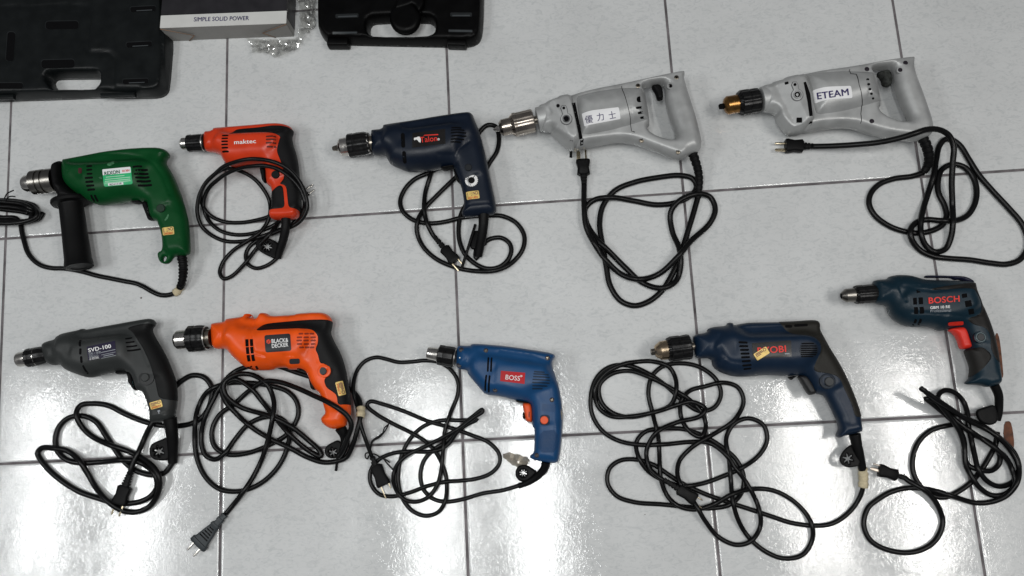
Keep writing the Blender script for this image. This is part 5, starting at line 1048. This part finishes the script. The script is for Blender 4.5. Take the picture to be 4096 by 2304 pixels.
# ================================================================== DRILL: teal navy compact with red trigger
M_TEAL = mat('teal_navy_shell', (.0024,.0160,.0280), .42, bump=.18, var=.05)
O_ = Frame(3330, 1080, .41405); W_ = Frame(3500, 1500, .51781); k = .41405
t = thing('power_drill', 'compact teal-navy drill with a bright red trigger, near the right edge', 'power drill', (*at(*O_(950,300)), 0), G_)
Z = .034
S = Solid(O_([(385,125),(400,100),(520,92),(540,65),(620,50),(730,55),(800,75),(850,92),(920,103),(1150,106),(1300,112),(1357,130),(1362,180),(1400,280),(1460,400),(1510,520),(1552,650),(1582,780),(1602,900),(1612,1000),(1620,1080),(1592,1112),(1500,1134),(1430,1112),(1290,1107),(1282,1085),(1320,1050),(1337,1000),(1330,920),(1300,840),(1275,770),(1320,745),(1290,640),(1240,560),(1120,570),(1050,590),(1010,582),(985,562),(900,547),(740,550),(660,522),(580,462),(540,402),(522,338),(440,332),(400,312),(388,220)]),
    Z, [(O_(410,220), O_(460,220), .0235, .023), (O_(540,230), O_(600,240), .027, .024), (O_(680,290), O_(1260,300), .0335, .027), (O_(1400,470), O_(1440,640), .021, .018), (O_(1420,780), O_(1470,1000), .018, .016), (O_(1340,1080), O_(1560,1080), .018, .010)],
    carve=[(O_([(600,95),(590,200),(640,330)]), .0022, .0022), (O_([(690,215),(900,240),(1240,190),(1340,200),(1420,360),(1400,440),(1260,480),(900,450),(700,440)]), .0016, .0016), (O_([(620,190),(900,190)]), .0013, .0012), (O_([(460,140),(462,320)]), .0012, .001)])
S.build('body', M_TEAL, t); sf = Surf(S)
M_OLV = mat('brown_black_rubber', (.0080,.0070,.0062), .6, bump=.35, bscale=1200)
S.shell('rubber_grip', O_([(1275,140),(1375,125),(1440,280),(1510,400),(1570,600),(1610,780),(1625,905),(1560,865),(1512,770),(1497,620),(1440,560),(1350,540),(1262,480),(1400,440),(1420,362),(1372,252),(1300,192),(912,222),(905,200)]), M_OLV, t, e=.0006)
S.shell('palm_inlay', O_([(1262,790),(1340,760),(1430,745),(1500,800),(1522,850),(1470,920),(1420,975),(1332,1048),(1300,1040),(1305,900)]), M_OLV, t, e=.0006)
Solid(O_([(883,66),(890,55),(950,53),(1100,57),(1250,60),(1310,78),(1358,108),(1362,128),(1330,128),(1280,122),(1240,98),(1170,96),(1158,84),(1120,78),(950,76),(900,77)]), Z, [(O_(920,65), O_(1300,90), .008, .004)]).build('belt_hook', mat('hook_navy', (.009,.010,.026), .45), t)
sf.patch('front_vents', [rrect(O_(x, y), w*k, h*k, a, .1) for x, y, w, h, a in [(797,301,36,66,-3),(853,298,42,66,-3),(807,392,38,68,-3),(862,389,40,66,-4),(793,506,24,66,24),(842,502,24,62,24),(830,205,36,30,-8)]], M_DARK, t)
sf.patch('rear_vents', [rrect(O_(x, y), w*k, h*k, a, .1) for x, y, w, h, a in [(1275,248,50,40,-8),(1312,325,62,60,-10),(1340,402,54,52,-10)]], M_DARK, t)
sf.text('brand_lettering', 'BOSCH', O_(930,324), O_(1230,304), 60*k, M_REDP, t, off=.0006, bold=.024)
sf.text('model_lettering', 'GBM 10 RE', O_(944,377), O_(1137,366), 27*k, M_WHITE, t, off=.0006, bold=.024)
sf.text('model_lettering', 'Professional', O_(946,410), O_(1145,402), 27*k, M_GREYP, t, off=.0006, bold=.0)
M_TRED = mat('trigger_red', (.62,.028,.016), .42)
sf.patch('direction_switch', [O_([(1115,512),(1135,506),(1252,497),(1262,505),(1260,528),(1250,534),(1130,540),(1118,536)])], M_TRED, t, off=.0016, sm=1, dep=.003)
Solid(O_([(1108,585),(1135,568),(1190,555),(1248,550),(1275,570),(1292,605),(1318,680),(1336,740),(1322,758),(1250,768),(1230,752),(1212,690),(1190,640),(1150,598)]), Z, [(O_(1190,580), O_(1240,600), .012, .006), (O_(1240,640), O_(1275,740), .0115, .006)]).build('trigger', M_TRED, t)
bz = sf.disc('button_bezel', O_(1428,650), 62*k, .0012, M_TEAL, t, hole=.8); rg = sf.disc('button_ring', O_(1428,650), 50*k, .0022, mat('ring_grey', (.09,.12,.13), .35, .4), bz, hole=.78)
sf.disc('lock_button', O_(1428,650), 37*k, .0026, mat('button_grey', (), 0), bz)
ax = Axis(O_(86,250), O_(465,222), Z)
chuck(ax, t, [(148*k,88*k),(154*k,93*k),(200*k,93*k),(202*k,89*k),(250*k,92*k),(310*k,92*k),(340*k,84*k),(370*k,78*k)], [(0,34*k),(10*k,42*k),(40*k,66*k),(140*k,70*k)], mn=MATS['sleeve_steel'], tip=[(-2,26*k),(4*k,30*k)], mt=M_DARK, gear=[(124*k,74*k),(130*k,86*k),(152*k,92*k)], flutes=14)
relief(O_([(1560,1105),(1602,1200),(1608,1290),(1604,1380),(1590,1450)]), [46*k,42*k,40*k,38*k,34*k], [.034,.028,.020,.014,.010], t, ribs=False)
keyholder(W_([(775,270),(850,245),(920,225),(945,300),(940,370),(890,390),(830,375),(790,340)]), t, .020)
Wk = lambda a, b: ((a*.8283+3300-3500)/.51781, (b*.8283+1050-1500)/.51781)
cp = W_([(945,440),(930,540),(890,620),(830,720),(740,830),(640,902),(540,945),(430,925),(345,850),(293,740),(296,620),(342,510),(430,430),(540,395),(640,385),(760,460),(880,520),(958,600),(960,680),(900,738),(800,730),(715,690),(690,600),(690,520),(640,400),(560,320),(440,220),(392,180,.034),(450,195,.034),(560,262),(700,332),(850,402),(980,500),(1080,610),(1112,730),(1060,828),(960,860),(870,822),(800,732),(770,620),(745,500),(720,380),(713,290),(680,200),(612,135),(540,118),(492,150),(488,200),(560,285),(640,365),(780,462),(900,545),(1010,640),(1062,740),(1080,850),(1000,922),(900,928),(810,872),(745,780),(700,690),(690,560),(655,440),(560,300),(450,178),(355,102,.050),(385,125,.049),(560,245,.036),(720,350),(900,442),(1030,560),(1108,700),(1102,820),(1030,920),(920,975),(780,988),(640,950),(500,905),(380,878),(250,874),(120,905),(12,968)]+[Wk(*q) for q in ((208,1185),(187,1262),(218,1340),(310,1390),(430,1398),(525,1350),(568,1262),(550,1185),(500,1115),(440,1075),(400,1052),(375,1030))])
cord(cp, 10.5, t)
K_ = Frame(3300, 1050, .8283)
plug(K_(385,1040), K_(262,1002), 27, 20, t, [(-18, 30, 5, 5), (4, 36, 13, 4)], z0=.012, ribs=1, tail=.3, col=mat('prong_dull', (.4,.35,.3), .35, 1))
M_BROWN = mat('reddish_brown', (.11,.042,.022), .7, var=.3, vscale=90)  # thin flat reddish-brown strips lying on the tiles
for nm, lab, pp in (('brown_strip', 'reddish-brown strip just behind the grip of the drill with the red trigger', O_([(1590,600),(1612,660),(1628,780),(1640,900),(1652,1040),(1615,1035),(1605,930),(1600,800),(1570,640)])),
                    ('brown_strip', 'reddish-brown strip beside the tangled cord near the lower right edge', W_([(1000,360),(1045,355),(1062,420),(1075,520),(1068,600),(1030,560),(990,480)]))):
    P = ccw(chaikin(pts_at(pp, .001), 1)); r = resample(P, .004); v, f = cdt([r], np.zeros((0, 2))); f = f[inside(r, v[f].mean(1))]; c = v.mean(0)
    o = close2(nm, v-c, f, np.full(len(v), .0016), np.full(len(v), .0008), M_BROWN, None); o.location = (c[0], c[1], 0); o['label'] = lab; o['category'] = 'paper scrap'
